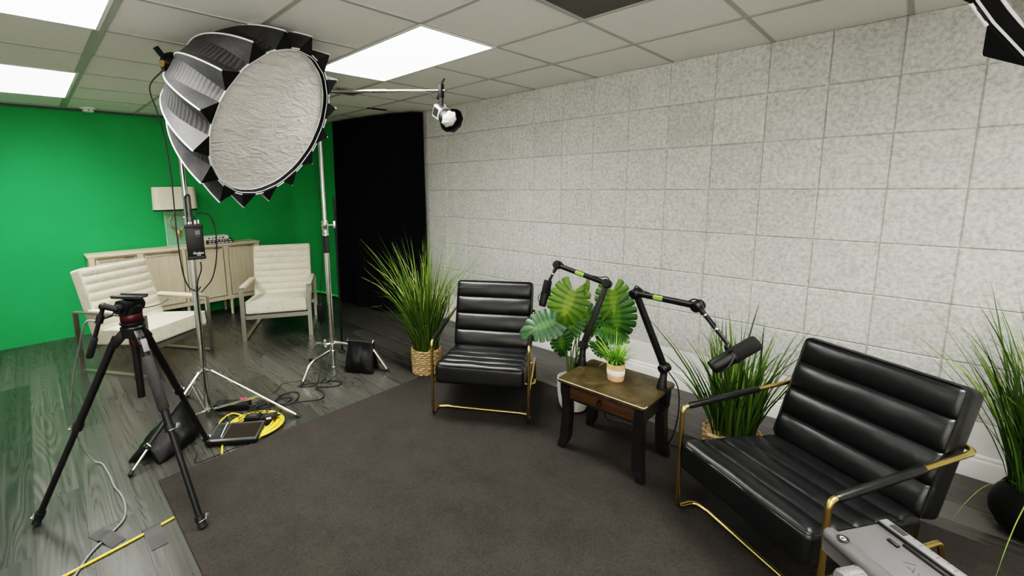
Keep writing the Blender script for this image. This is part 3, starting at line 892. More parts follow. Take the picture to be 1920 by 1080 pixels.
# ================================================================= SOFTBOXES
def softbox(label, c, nrm, r, L, phi, group):
    nz = V(nrm).normalized(); x = V((0, 0, 1)).cross(nz).normalized(); y = nz.cross(x)
    M = frame(x, y, nz, c)
    t = thing('softbox', label, 'softbox', mat=M, group=group)
    K = 16; pitch = 2 * PI / K; NS = 12
    def fr(u): return r * (1 - u ** 2.2) ** .60 * (1 - .10 * u) + .085 * u
    def P(rad, a, z): return V((rad * math.cos(a), rad * math.sin(a), z))
    def ridge(k, u):
        a = phi + k * pitch; du = 1 - u
        zz = -L * u
        return P(fr(u) * (1 + .18 * du ** 2.0) + .004, a, zz)
    def fa(k, u):
        a = phi + (k + .30 * (1 - u) ** .8 + .03) * pitch
        return P(fr(u) * (.997 - .006 * math.sin(PI * u)), a, -L * u)
    def fb(k, u):
        a = phi + (k + 1 - .30 * (1 - u) ** .8 - .03) * pitch
        return P(fr(u) * (.997 - .006 * math.sin(PI * u)), a, -L * u)
    sh = MB(); pl = MB()
    for k in range(K):
        for (f0, f1, mb_, bow) in ((lambda u, k=k: ridge(k, u), lambda u, k=k: fa(k, u), sh, 0), (lambda u, k=k: fa(k, u), lambda u, k=k: fb(k, u), pl, .012), (lambda u, k=k: fb(k, u), lambda u, k=k: ridge(k + 1, u), sh, 0)):
            nu = 4; vs = []; fs = []
            for j in range(NS + 1):
                u = j / NS
                for i in range(nu + 1):
                    w = i / nu; p = f0(u).lerp(f1(u), w)
                    p *= 1 - bow * 4 * w * (1 - w) * (1 - u)
                    wob = .004 * noise.noise(V((p.x * 14, p.y * 14, p.z * 14 + k * 3))) * (1 if 0 < i < nu else 0)
                    d = V((p.x, p.y, 0)); d = d.normalized() if d.length > 1e-6 else d
                    vs.append(p + d * wob)
            for j in range(NS):
                for i in range(nu): fs.append((j * (nu + 1) + i, j * (nu + 1) + i + 1, (j + 1) * (nu + 1) + i + 1, (j + 1) * (nu + 1) + i))
            mb_.add(vs, fs)
    sh.build('shell', MT['softbox'], t, angle=30)
    pl.build('pleated_panels', MT['pleat'], t, angle=30)
    lip = MB()
    for k in range(K):
        a, b, c_ = ridge(k, 0), fa(k, 0), fb(k - 1, 0)
        lip.add([a, b, c_], [(0, 1, 2)])
    zd = -.034; rd = r * .955
    pts = []
    for k in range(K): pts += [fb(k - 1, 0), fa(k, 0)]
    n = len(pts)
    inn = [V((p.x, p.y, 0)).normalized() * rd + V((0, 0, zd)) for p in pts]
    lip.add(pts + inn, [(i, (i + 1) % n, n + (i + 1) % n, n + i) for i in range(n)])
    lip.build('front_lip', MT['lip_black'], t, smooth=False)
    df = MB(); rings = 22; seg = 96
    vs = [V((0, 0, zd + .010))]; fs = []
    for j in range(1, rings + 1):
        rr = rd * j / rings
        for i in range(seg):
            a = 2 * PI * i / seg; p = V((rr * math.cos(a), rr * math.sin(a), 0))
            q = p * 1.0
            # long soft creases across the cloth
            s1 = noise.noise(V((q.x * 5 + q.y * 3 + 5, q.y * 11 - q.x * 6, 1.3)))
            s2 = noise.noise(V((q.x * 16 + q.y * 8, q.y * 30 - q.x * 14, 7.1)))
            e = 1 - (j / rings) ** 6
            vs.append(p + V((0, 0, zd + .010 * (1 - (j / rings) ** 2) + e * (.0045 * s1 + .0026 * s2))))
    for i in range(seg): fs.append((0, 1 + i, 1 + (i + 1) % seg))
    for j in range(rings - 1):
        for i in range(seg):
            fs.append((1 + j * seg + i, 1 + (j + 1) * seg + i, 1 + (j + 1) * seg + (i + 1) % seg, 1 + j * seg + (i + 1) % seg))
    df.add(vs, fs); df.build('front_diffuser', MT['diffuser'], t, angle=180)
    pp = MB()
    for k in range(K):
        pp.tube([ridge(k, j / 24 * .96) for j in range(25)], .0042, 6)
    pp.build('ridge_piping', MT['white_piping'], t)
    m = MB()
    for k in range(K): m.tube([fa(k, 0), fb(k, 0)], .0036, 6)
    m.tube([V((p.x, p.y, 0)) * .978 + V((0, 0, -.006)) for p in pts], .0026, 6, closed=True)
    m.build('rim_piping', MT['white_piping'], t)
    m = MB(); m.tube([(rd * math.cos(2 * PI * i / 72), rd * math.sin(2 * PI * i / 72), zd + .002) for i in range(72)], .0032, 6, closed=True)
    m.build('diffuser_piping', MT['white_piping'], t)
    m = MB(); m.lathe([(.09, -L - .035), (.105, -L - .03), (.105, -L + .015), (.09, -L + .02)], 32)
    for k in range(4):
        a = k * PI / 2 + .4; m.box((.112 * math.cos(a), .112 * math.sin(a), -L - .01), (.03, .03, .02), None)
    m.build('speed_ring', MT['black_metal'], t)
    return t, M
# the big one
SC = (1.144, -2.365, 1.935); SN = V((.753, .435, -.494)).normalized()
sb1, M1 = softbox('large round parabolic softbox on the chrome stand, turned down towards the chairs', SC, SN, .452, .63, R_(21.25), 'round softboxes')
# lamp head behind it
def lamp_head(label, M, L, group=None):
    Mh = M @ Matrix.Translation((0, 0, -L - .035))
    t = thing('studio_light_head', label, 'studio light', mat=Mh, group=group)
    m = MB(); m.lathe([(.060, 0), (.068, -.01), (.068, -.16), (.060, -.175), (.0001, -.175)], 28); m.build('body', MT['black_metal'], t)
    m = MB()
    for k in range(5): m.lathe([(.0685, -.03 - .022 * k), (.0705, -.033 - .022 * k), (.0705, -.042 - .022 * k), (.0685, -.045 - .022 * k)], 28, cap0=False, cap1=False)
    m.build('cooling_fins', MT['black_metal'], t)
    return t, Mh
lh1, MH1 = lamp_head('black studio light head behind the large round softbox', M1, .63)
hc = MH1 @ V((0, 0, -.09))    # yoke pivot in world
# ================================================================= CHROME LIGHT STAND
def light_stand(name, label, base, feet, top_z, group=None):
    t = thing(name, label, 'light stand', base)
    b = V(base)
    m = MB(); m.cyl((0, 0, .045), (0, 0, 1.33), .0205, seg=18); m.build('lower_column', MT['chrome'], t)
    m = MB(); m.cyl((0, 0, 1.30), (0, 0, top_z), .0165, seg=18); m.build('upper_column', MT['chrome'], t)
    m = MB(); m.lathe([(.0175, 1.31), (.025, 1.315), (.025, 1.40), (.02, 1.405), (.0135, 1.406)], 18)
    m.obox((.02, 0, 1.36), (.055, 0, 1.36), .022, .03, bev=.004); m.cyl((.045, -.02, 1.36), (.045, .05, 1.36), .006, seg=10); m.obox((.045, .05, 1.335), (.045, .05, 1.385), .010, .016, (1, 0, 0), .003)
    m.build('collar_clamp', MT['chrome'], t)
    m = MB(); m.lathe([(.0175, .318), (.028, .32), (.028, .352), (.0175, .354)], 18)
    dirs = [(V(f) - b).normalized() for f in feet]
    for d in dirs: m.obox(d * .015 + V((0, 0, .338)), d * .058 + V((0, 0, .338)), .030, .016, bev=.003)
    m.build('leg_collar', MT['chrome'], t)
    m = MB(); m.lathe([(.0175, .038), (.026, .04), (.026, .060), (.0175, .062)], 18)
    for d in dirs: m.obox(d * .015 + V((0, 0, .05)), d * .05 + V((0, 0, .05)), .024, .014, bev=.003)
    m.build('brace_collar', MT['chrome'], t)
    for f, d in zip(feet, dirs):
        p0 = d * .05 + V((0, 0, .338)); p1 = V(f) - b; p1.z = .012
        m = MB(); m.tube([p0, p1], .0095, 12); lg = m.build('leg', MT['chrome'], t)
        m = MB(); e = (p1 - p0).normalized(); m.cyl(p1 - e * .02, p1 + e * .008, .0115, seg=12); m.build('foot_cap', MT['black_rubber'], lg)
        m = MB(); q = p0.lerp(p1, .56); s = d.cross(V((0, 0, 1))) * .012
        for k in (-1, 1): m.tube([d * .045 + V((0, 0, .05)) + s * k, q + s * k], .0042, 8)
        m.build('brace', MT['chrome'], t)
    return t
SB = (.42, -2.70, 0)
ls1 = light_stand('light_stand', 'chrome light stand with three braced legs carrying the large round softbox', SB, [(.85, -3.208, 0), (.912, -2.267, 0), (.0, -2.73, 0)], hc.z - .02)
m = MB()
top = V((0, 0, hc.z - .02)); hl = hc - V(SB)
side = V((0, 0, 1)).cross(SN).normalized()
m.obox(top - V((0, 0, .05)), top + V((0, 0, .012)), .04, .04, (1, 0, 0), .004)
pth = [hl + side * .083, hl + side * .083 - V((0, 0, .075)) - SN * .01, hl - side * .083 - V((0, 0, .075)) - SN * .01, hl - side * .083]
base_mid = (pth[1] + pth[2]) / 2
for a, b in zip(pth[:-1], pth[1:]): m.obox(a, b, .028, .006, SN)
m.tube([top, base_mid], .012, 10)
m.build('yoke', MT['black_metal'], ls1)
for s in (-1, 1):
    m = MB(); m.cyl(hl + side * s * .068, hl + side * s * .115, .020, seg=16); m.build('tilt_knob', MT['gold'], ls1)
m = MB(); q = hl - side * .085 - SN * .02
m.obox(q + V((0, 0, .035)), q + V((0, 0, .075)) - side * .035 - SN * .015, .05, .014, bev=.003)
m.build('lock_lever', MT['black_plastic'], ls1)

# second softbox, only a corner of it in the photo
sb2c = V((4.022, -2.41, 1.836)); sb2n = V((-.76, -.25, -.60)).normalized()
x2 = V((0, 0, 1)).cross(sb2n).normalized(); y2 = sb2n.cross(x2)
sc2 = .42 / .452
M2 = frame(x2, y2, sb2n, sb2c) @ Matrix.Rotation(R_(0), 4, 'Z') @ Matrix.Scale(sc2, 4)
sb2 = copy_thing(sb1, 'softbox at the top right corner of the photo, only its black rim showing', mat=M2)
MH2 = M2 @ Matrix.Translation((0, 0, -.665))
lh2 = copy_thing(lh1, 'studio light head behind the softbox at the top right corner', mat=MH2)
h2 = MH2 @ V((0, 0, -.09))
B2 = (h2.x + .05, h2.y - .02, 0)
ls2 = light_stand('light_stand', 'chrome light stand outside the right edge holding the top right softbox', B2, [(B2[0] + .45, B2[1] - .3, 0), (B2[0] + .2, B2[1] + .5, 0), (B2[0] - .05, B2[1] - .55, 0)], h2.z - .06)
m = MB(); m.tube([(0, 0, h2.z - .08), h2 - V(B2)], .014, 10); m.build('yoke', MT['black_metal'], ls2)

# ================================================================= CONTROLLER BOX on the stand
fx = V((1, -.21, 0)).normalized()
cz = 1.24
Mx = frame(V((0, 0, 1)).cross(fx) , (0, 0, 1), fx, V((.424, -2.685, cz)) + fx * .055 + V((-.21, -1, 0)).normalized() * -.012)
t = thing('control_box', 'black studio light control box with a small screen hung on the chrome stand', 'control box', mat=Mx)
m = MB(); m.box((0, 0, 0), (.100, .196, .062), bev=.006); m.build('housing', MT['black_plastic'], t, angle=30)
for k in (1, -1):
    m = MB(); m.box((0, .104 * k, 0), (.108, .022, .068), bev=.005); m.build('end_cap', MT['black_rubber'], t, angle=30)
m = MB(); m.box((.018, .062, .0315), (.028, .030, .002)); m.build('screen', MT['lcd'], t, smooth=False)
m = MB(); m.box((.018, .036, .0312), (.026, .003, .001)); m.build('button_mark', MT['lcd'], t, smooth=False)
text_mb('Godox', .021, Matrix.Translation((.012, -.072, .0316))).build('lettering', MT['white_ink'], t, smooth=False)
m = MB(); m.box((.014, -.086, .0314), (.022, .0035, .0004)); m.build('lettering', MT['white_ink'], t, smooth=False)
m = MB(); m.cyl((.012, .113, .0), (.012, .142, .0), .009, seg=14); m.cyl((.018, -.113, 0), (.018, -.135, 0), .008, seg=14); m.build('connector', MT['chrome'], t)
m = MB(); m.tube(fillet([(-.03, .11, -.01), (-.03, .30, -.02), (-.005, .31, -.03), (-.005, .11, -.01)], .02, 4), .006, 8); m.build('hanging_strap', MT['bag_strap'], t)
ctop = Mx @ V((.012, .135, 0)); cbot = Mx @ V((.018, -.13, 0))

# ================================================================= CABLES
def cable(name, label, pts, r, mat, n=8, cat='cable', parent_plug=None, group=None):
    o = MB().tube(spline(pts, n), r, 8).build(name, mat, None, angle=180)
    tag(o, label, cat, group); return o
hb = MH1 @ V((0, -.03, -.175))
cable('head_cable', 'black cable dangling from the softbox light head past the lamp shade', [hb, hb + V((-.03, -.03, -.03)), (.435, -2.83, 2.20), (.42, -2.80, 2.05), (.412, -2.775, 1.88), (.43, -2.768, 1.63), (.43, -2.772, 1.32), (.43, -2.765, 1.07), (.435, -2.742, .945), (.448, -2.70, .905), (.452, -2.672, .93)], .0042, MT['cable_black'])
cable('looped_cable', 'black cable looping out of the top of the control box', [ctop, ctop + V((0, .005, .045)), (.475, -2.59, 1.415), (.478, -2.557, 1.31), (.478, -2.565, 1.13), (.468, -2.60, .985), (.452, -2.655, .91), (.450, -2.675, .89)], .0042, MT['cable_black'])
cable('stand_cable', 'black cable running from the control box down the chrome stand to the floor', [cbot, cbot + V((0, 0, -.06)), (.452, -2.695, .92), (.447, -2.70, .6), (.447, -2.706, .40), (.460, -2.712, .338), (.45, -2.705, .2), (.462, -2.69, .07), (.50, -2.64, .012), (.56, -2.62, .008), (.60, -2.66, .008), (.60, -2.70, .008)], .0042, MT['cable_black'])

# ================================================================= SANDBAGS
def sandbag(label, p0, p1, drop_l, drop_r, wid_l, wid_r, tmax, lift=0.0, seed=1):
    """saddle bag: two filled pouches hanging either side of the line p0-p1"""
    p0 = V(p0); p1 = V(p1); c = (p0 + p1) / 2
    t = thing('sandbag', label, 'sandbag', (c.x, c.y, 0), group='black sandbags')
    ax_ = (p1 - p0); Ln = ax_.length; ax_.normalize()
    sd = V((0, 0, 1)).cross(V((ax_.x, ax_.y, 0)).normalized())
    for s, drop, wd in ((1, drop_l, wid_l), (-1, drop_r, wid_r)):
        m = MB(); nu, nv = 26, 26
        def fn(u, v, side_):
            # u along the ridge, v from ridge down, side_ +1 outer / -1 inner
            fl = 1 + .16 * v ** 1.5
            base = p0.lerp(p1, u)
            mid = (p0 + p1) / 2
            base = mid + (base - mid) * fl
            zt = base.z; zb_ = max(.008, zt - drop)
            z = zt + (zb_ - zt) * v
            if v > .97: z = max(.006, z)
            env = (math.sin(PI * min(1, max(0, u * .98 + .01))) ** .45)
            thick = tmax * env * (.10 + .9 * math.sin(PI * min(1, v * .93 + .02)) ** .8 * (v ** .55))
            ctr = base + sd * s * (.006 + wd * v ** 1.25)
            q = V((ctr.x, ctr.y, z)) + sd * s * side_ * thick * (.62 if side_ > 0 else .38)
            w = noise.noise(V((q.x * 9 + seed, q.y * 9, q.z * 6))) * .020 + noise.noise(V((q.x * 24 + seed, q.y * 24, q.z * 9))) * .013
            q += sd * s * side_ * w * env * min(1, v * 3)
            if q.z < .006: q.z = .006
            return q
        m.grid(lambda u, v: fn(u, v, 1), nu, nv); m.grid(lambda u, v: fn(u, v, -1), nu, nv)
        # close the rim
        for (ua, va) in [((lambda k: 0.0), (lambda k: k)), ((lambda k: 1.0), (lambda k: k)), ((lambda k: k), (lambda k: 1.0))]:
            m.grid(lambda u, v: fn(ua(u), va(u), 1).lerp(fn(ua(u), va(u), -1), v), 26, 2)
        m.build('pouch', MT['sandbag'], t, world=True, angle=180)
    m = MB(); e = ax_ * .012
    m.tube([p0 - e, p0.lerp(p1, .5) + V((0, 0, .004)), p1 + e], .011, 10); m.build('top_seam', MT['bag_strap'], t, world=True)
    m = MB()
    for q in (p0, p1): m.tube([q + sd * .02 + V((0, 0, .004)), q + V((0, 0, .022)), q - sd * .02 + V((0, 0, .004))], .004, 8)
    m.build('hook_ring', MT['chrome'], t, world=True)
    return t
def along(a, b, k): return V(a).lerp(V(b), k)
la, lb = V((.42, -2.70, .338)), V((.85, -3.208, .012))
q0, q1 = along(la, lb, .36) + V((0, 0, .016)), along(la, lb, .80) + V((0, 0, .016))
sandbag('black sandbag slumped over a leg of the softbox stand, behind the tripod', q0, q1, .30, .30, .075, .10, .135, seed=2)

# ================================================================= C-STAND WITH BOOM
CB = (.305, -1.672, 0)
t = thing('boom_stand', 'chrome C-stand with a long boom arm reaching over to the small spotlight', 'boom stand', CB)
cb = V(CB)
m = MB(); m.cyl((0, 0, .04), (0, 0, 1.20), .0215, seg=18); m.build('lower_column', MT['chrome'], t)
m = MB(); m.cyl((0, 0, 1.03), (0, 0, 1.175), .0235, seg=18); m.build('grip_sleeve', MT['black_rubber'], t)
m = MB(); m.lathe([(.0175, 1.175), (.030, 1.18), (.030, 1.195), (.0265, 1.2), (.0265, 1.245), (.030, 1.25), (.030, 1.30), (.0265, 1.305), (.0145, 1.31)], 18)
ry = V((.55, .83, 0)).normalized()
m.cyl(ry * .02 + V((0, 0, 1.265)), ry * .075 + V((0, 0, 1.265)), .006, seg=10); m.obox(ry * .075 + V((0, 0, 1.235)), ry * .075 + V((0, 0, 1.30)), .012, .02, ry, .003)
m.build('collar_clamp', MT['chrome'], t)
m = MB(); m.cyl((0, 0, 1.29), (0, 0, 2.335), .0175, seg=18); m.build('upper_column', MT['chrome'], t)
BT = V((1.205, -1.135, 2.285)); bt0 = V((.29, -1.68, 2.345)) - cb; bt1 = BT - cb
m = MB(); d = (bt1 - bt0).normalized(); m.tube([bt0 - d * .22, bt0 + d * .62], .0125, 12); m.tube([bt0 + d * .60, bt1 + d * .03], .0085, 12); m.build('boom_arm', MT['chrome'], t)
m = MB(); m.cyl(bt0 - V((0, .03, 0)), bt0 + V((0, .03, 0)), .034, seg=20); m.obox(bt0 + V((0, 0, -.05)), bt0 + V((0, 0, .02)), .03, .03, (1, 0, 0), .004); m.build('grip_head', MT['satin_steel'], t)
m = MB(); m.cyl((0, 0, .018), (0, 0, .09), .010, seg=12); m.lathe([(.0001, .0), (.016, .002), (.020, .012), (.014, .022), (.0001, .024)], 16); m.lathe([(.0175, .12), (.028, .125), (.028, .165), (.022, .17), (.022, .20), (.03, .205), (.03, .228), (.0175, .23)], 18); m.build('hub', MT['chrome'], t)
m = MB(); s_ = V((.35, .93, 0)).normalized(); m.cyl(V((0, 0, .225)) - s_ * .05, V((0, 0, .225)) + s_ * .06, .011, seg=12); m.obox(V((0, 0, .20)) - s_ * .055, V((0, 0, .27)) - s_ * .06, .008, .02, s_, .002); m.build('leg_lock', MT['chrome'], t)
cfeet = [(.435, -2.022, .15), (.722, -1.389, .218), (.0, -1.74, .19)]
for (fx_, fy_, hz) in cfeet:
    f = V((fx_, fy_, 0)) - cb; dd = f.normalized()
    p = fillet([dd * .02 + V((0, 0, hz + .02)), dd * (f.length * .72) + V((0, 0, hz)), f + V((0, 0, .012))], .06, 6)
    m = MB(); m.tube(p, .0125, 12); lg = m.build('leg', MT['chrome'], t)
    e = (p[-1] - p[-2]).normalized(); m = MB(); m.cyl(p[-1] - e * .016, p[-1] + e * .010, .0145, seg=12); m.build('foot_cap', MT['black_rubber'], lg)
# its sandbag on the right hand leg
a0 = V((.305, -1.672, .238)); a1 = V((.305, -1.672, .218)).lerp(V((.722, -1.389, .218)), .72)
k0 = a0.lerp(a1, .42); k1 = a1 + V((.016, .012, 0)); k0.z = .258; k1.z = .250
sandbag('black sandbag hanging on the right-hand leg of the C-stand', k0, k1, .245, .245, .045, .055, .10, seed=5)
# power brick hanging along the column
bk = V((.255, -1.735, 0))
t = thing('power_adapter', 'black power adapter hanging by its cable beside the C-stand column', 'power adapter', bk, R_(20))
m = MB(); m.box((0, 0, .505), (.052, .042, .15), bev=.006); m.build('housing', MT['black_plastic'], t, angle=30)
m = MB(); m.lathe([(.010, .43), (.008, .41), (.0045, .385)], 10); m.lathe([(.0045, .61), (.007, .595), (.009, .578)], 10); m.build('strain_relief', MT['black_rubber'], t)
cable('adapter_lead', 'thin black lead running up the C-stand from the power adapter', [(.255, -1.735, .60), (.258, -1.725, .75), (.272, -1.70, .95), (.278, -1.693, 1.2), (.279, -1.69, 1.6), (.28, -1.69, 2.1), (.30, -1.69, 2.31), (.62, -1.487, 2.312), (1.0, -1.262, 2.292), (1.12, -1.20, 2.275), (1.155, -1.165, 2.23), (1.185, -1.15, 2.20)], .003, MT['cable_black'])
Z = .006
cable('power_cable', 'black power cable looping on the floor in front of the C-stand', [(.255, -1.735, .39), (.262, -1.745, .30), (.285, -1.76, .20), (.34, -1.80, .10), (.40, -1.86, .02), (.47, -1.90, Z), (.52, -1.96, Z), (.475, -2.035, Z), (.44, -2.055, Z), (.45, -1.99, Z), (.50, -1.90, Z), (.56, -1.80, Z), (.635, -1.78, Z), (.66, -1.83, Z), (.62, -1.90, Z), (.57, -1.95, Z), (.60, -1.98, .014), (.67, -1.97, Z), (.76, -2.00, Z), (.765, -2.06, Z), (.71, -2.15, Z), (.665, -2.235, Z), (.62, -2.30, Z), (.55, -2.38, Z), (.60, -2.47, Z)], .0048, MT['cable_black'])
cable('hanging_cord', 'thin black cord drooping from the C-stand hub to the floor', [(.34, -1.70, .20), (.38, -1.74, .16), (.43, -1.80, .08), (.47, -1.83, .01), (.50, -1.87, .016), (.53, -1.90, .018), (.55, -1.86, .016), (.50, -1.75, .03), (.42, -1.68, .12), (.34, -1.665, .19)], .0035, MT['cable_black'])
cable('thin_cord', 'thin dark cord on the floor leading left from the C-stand foot', [(.42, -1.95, .004), (.36, -1.99, .004), (.32, -2.06, .004), (.30, -2.13, .004), (.335, -2.16, .004), (.38, -2.20, .004), (.42, -2.26, .004)], .0022, MT['cable_black'])

# thin black pole behind
t = thing('black_pole', 'thin upright black pole standing behind the sandbag of the C-stand', 'pole', (.017, -1.425, 0))
m = MB(); m.tube([(0, 0, .012), (-.012, .012, 1.475)], .0105, 12); m.build('tube', MT['black_metal'], t)
m = MB(); m.lathe([(.030, 0), (.030, .010), (.014, .018), (.012, .03)], 18); m.build('foot', MT['black_rubber'], t)
m = MB(); m.cyl((-.0118, .0118, 1.45), (-.012, .012, 1.49), .0115, seg=12); m.build('end_cap', MT['black_rubber'], t)

# spotlight on the boom
sp = BT; sn = V((.88, -.16, -.48)).normalized()
sx = V((0, 0, 1)).cross(sn).normalized(); sy = sn.cross(sx)
sc_ = V((1.235, -1.110, 2.090))
t = thing('spotlight', 'small silver spotlight with a white cloth over its lens, hanging from the boom', 'spotlight', mat=frame(sx, sy, sn, sc_))
m = MB(); m.box((0, 0, -.095), (.088, .098, .115), bev=.012); m.build('body', MT['silver_paint'], t, angle=30)
m = MB(); m.box((-.0445, 0, -.10), (.003, .060, .070), bev=.001); m.box((0, 0, -.1535), (.06, .07, .003)); m.build('vent', MT['black_plastic'], t, smooth=False)
m = MB(); m.lathe([(.046, -.045), (.056, -.03), (.060, .0), (.064, .035), (.062, .04)], 28, cap0=False, cap1=False); m.build('lens_barrel', MT['black_metal'], t)
m = MB(); rings, seg = 8, 40
vs = [V((0, 0, .072))]; fs = []
for j in range(1, rings + 1):
    for i in range(seg):
        a = 2 * PI * i / seg; u = j / rings
        wv = 1 + (.06 * math.sin(a * 7 + 1) + .05 * noise.noise(V((math.cos(a) * 3, math.sin(a) * 3, u * 3)))) * u
        vs.append(V((.062 * u * wv * math.cos(a), .062 * u * wv * math.sin(a), .072 - .034 * u ** 3 + .006 * noise.noise(V((u * 5 * math.cos(a), u * 9 * math.sin(a), 2))))))
for i in range(seg): fs.append((0, 1 + i, 1 + (i + 1) % seg))
for j in range(rings - 1):
    for i in range(seg): fs.append((1 + j * seg + i, 1 + (j + 1) * seg + i, 1 + (j + 1) * seg + (i + 1) % seg, 1 + j * seg + (i + 1) % seg))
m.add(vs, fs); m.build('cloth_diffuser', MT['diffuser_cloth'], t, angle=180)
m = MB()
for (a0, a1, rr, fl) in ((-70, 75, .082, .05), (200, 300, .078, .02)):
    vs = []; fs = []; ns = 14
    for k in range(ns + 1):
        a = R_(a0 + (a1 - a0) * k / ns); wv = 1 + .10 * math.sin(k * 1.7)
        vs += [V((.062 * math.cos(a), .062 * math.sin(a), -.01)), V((rr * math.cos(a), rr * math.sin(a), .035)), V(((rr + .012 * wv) * math.cos(a), (rr + .012 * wv) * math.sin(a), .055 + fl * wv * .5))]
    for k in range(ns):
        for i in (0, 1): fs.append((k * 3 + i, k * 3 + 3 + i, k * 3 + 4 + i, k * 3 + 1 + i))
    m.add(vs, fs)
m.build('foil_wrap', plain('black_foil', (.012, .012, .012), .28, .4, bmp=.8, bscale=50), t, angle=30)
m = MB(); up = V((0, 0, 1)); top_ = BT
m.obox(top_ + V((0, 0, .045)), top_ - V((0, 0, .055)), .034, .036, (1, 0, 0), .005); m.tube([top_ - V((0, 0, .05)), top_ - V((0, 0, .115))], .017, 12)
m.obox(top_ + V((-.04, .0, -.02)), top_ + V((-.04, 0, -.06)), .022, .022, (1, 0, 0), .004); m.tube([top_ + V((0, 0, .04)), top_ + V((.02, .02, .085))], [.010, .006], 8)
m.build('boom_clamp', MT['black_metal'], t, world=True, angle=30)
m = MB(); m.tube([top_ - V((0, 0, .105)), sc_ - sn * .075 + V((0, 0, .05))], .014, 12); m.obox(sc_ - sn * .085 + V((0, 0, .06)), sc_ - sn * .045 + V((0, 0, .06)), .045, .03, bev=.004)
m.build('bracket', MT['silver_paint'], t, world=True, angle=30)

# ================================================================= CAMERA TRIPOD
TB = V((1.122, -3.144, 0)); feet = [V((.979, -3.59, 0)), V((1.578, -3.034, 0)), V((.809, -2.808, 0))]
t = thing('camera_tripod', 'black camera tripod with fluid head and pan handle in the left foreground', 'tripod', TB)
def w(p): return V(p) - TB
hubz = .895
m = MB(); m.lathe([(.030, hubz - .035), (.048, hubz - .025), (.052, hubz + .02), (.040, hubz + .035)], 24); m.cyl((0, 0, .545), (0, 0, hubz), .0165, seg=16)
m.build('center_column', MT['black_metal'], t)
m = MB(); m.lathe([(.022, hubz - .07), (.022, hubz - .035)], 18); m.build('column_lock', MT['red_anodised'], t)
for i, f in enumerate(feet):
    d = (f - TB); d.z = 0; dn = d.normalized(); side_ = V((0, 0, 1)).cross(dn)
    p0 = dn * .062 + V((0, 0, hubz - .005)); p1 = d + V((0, 0, .018)); e = (p1 - p0).normalized(); L_ = (p1 - p0).length
    m = MB(); m.obox(dn * .03 + V((0, 0, hubz)), p0 + e * .07, .040, .044, (0, 0, 1), .010); m.build('shoulder', MT['black_plastic'], t, angle=40)
    m = MB(); m.tube([p0 + e * .02, p0 + e * (L_ * .50)], .0175, 16)
    leg = m.build('leg', MT['black_metal'], t)
    m = MB(); m.tube([p0 + e * (L_ * .50), p1], .0140, 16); m.build('lower_tube', MT['black_metal'], leg)
    if i == 1:
        m = MB(); m.tube([p0 + e * .12, p0 + e * .13, p0 + e * (L_ * .40), p0 + e * (L_ * .41)], [.0185, .0235, .0235, .0185], 16); m.build('foam_sleeve', MT['gray_foam'], leg)
        m = MB(); q = p0 + e * .045 + dn * .024; m.obox(q - e * .02, q + e * .045, .026, .006, dn, .003); m.build('angle_lever', MT['device_light'], t, angle=30)
    for k, rad in ((.50, .0235), (1.0, .021)):
        m = MB(); q = p0 + e * (L_ * k - (.0 if k < 1 else .035))
        m.tube([q - e * .014, q + e * .016], rad, 14); m.build('clamp', MT['black_plastic'], leg)
        m = MB(); s2 = side_ * (1 if i != 0 else -1)
        m.obox(q + s2 * rad + dn * .012 + e * .010, q + s2 * (rad + .012) + dn * .012 - e * .012, .020, .005, dn, .002)
        m.obox(q + dn * (rad + .002) - side_ * .018, q + dn * (rad + .002) + side_ * .018, .014, .004, e, .001); m.build('clamp_lever', MT['chrome'], leg, angle=30)
    m = MB(); m.tube([p1 - e * .02, p1 + e * .006], [.016, .019], 14); m.build('foot_pad', MT['black_rubber'], leg)
# fluid head
m = MB(); m.lathe([(.040, hubz + .035), (.052, hubz + .038), (.052, hubz + .048), (.042, hubz + .05)], 24); m.build('bowl_plate', MT['black_metal'], t)
m = MB(); m.lathe([(.044, hubz + .050), (.047, hubz + .054), (.047, hubz + .085), (.043, hubz + .09)], 28); m.build('pan_ring', MT['red_anodised'], t)
hz = hubz + .115
ha = V((.80, .60, 0)); hs = V((-.60, .80, 0))     # plate axis and tilt axis
m = MB(); m.lathe([(.046, hubz + .088), (.050, hubz + .10), (.050, hubz + .125), (.040, hubz + .135)], 28)
m.cyl(V((0, 0, hz + .012)) - hs * .052, V((0, 0, hz + .012)) + hs * .052, .036, seg=24); m.obox(V((0, 0, hz + .028)) - ha * .045, V((0, 0, hz + .028)) + ha * .045, .075, .026, bev=.006)
m.cyl(V((0, 0, hz + .010)) - hs * .075, V((0, 0, hz + .010)) - hs * .050, .021, seg=20); m.cyl(V((0, 0, hz + .010)) + hs * .050, V((0, 0, hz + .010)) + hs * .068, .021, seg=20)
m.build('fluid_head', MT['black_metal'], t, angle=35)
m = MB(); zt = hz + .055
m.obox(V((0, 0, zt)) - ha * .072, V((0, 0, zt)) + ha * .078, .062, .008, bev=.002)
for k in (-1, 1): m.obox(V((0, 0, zt + .007)) - ha * .072 + hs * k * .028, V((0, 0, zt + .007)) + ha * .078 + hs * k * .028, .010, .010, bev=.002)
m.build('sliding_plate', plain('plate_gray', (.035, .035, .036), .35, .3), t, angle=30)
m = MB(); q = V((0, 0, zt - .018)) - hs * .038; m.cyl(q, q - hs * .008, .008, seg=14); q = V((0, 0, zt - .03)) - hs * .05 - ha * .02; m.cyl(q, q - hs * .03, .006, seg=10)
m.build('lock_knob', MT['chrome'], t)
h0 = V((0, 0, hz + .012)) - hs * .070; h1 = h0 + V((-.005, -.045, .022)); h2_ = w((1.113, -3.245, 1.035)); h3 = w((1.097, -3.322, .795))
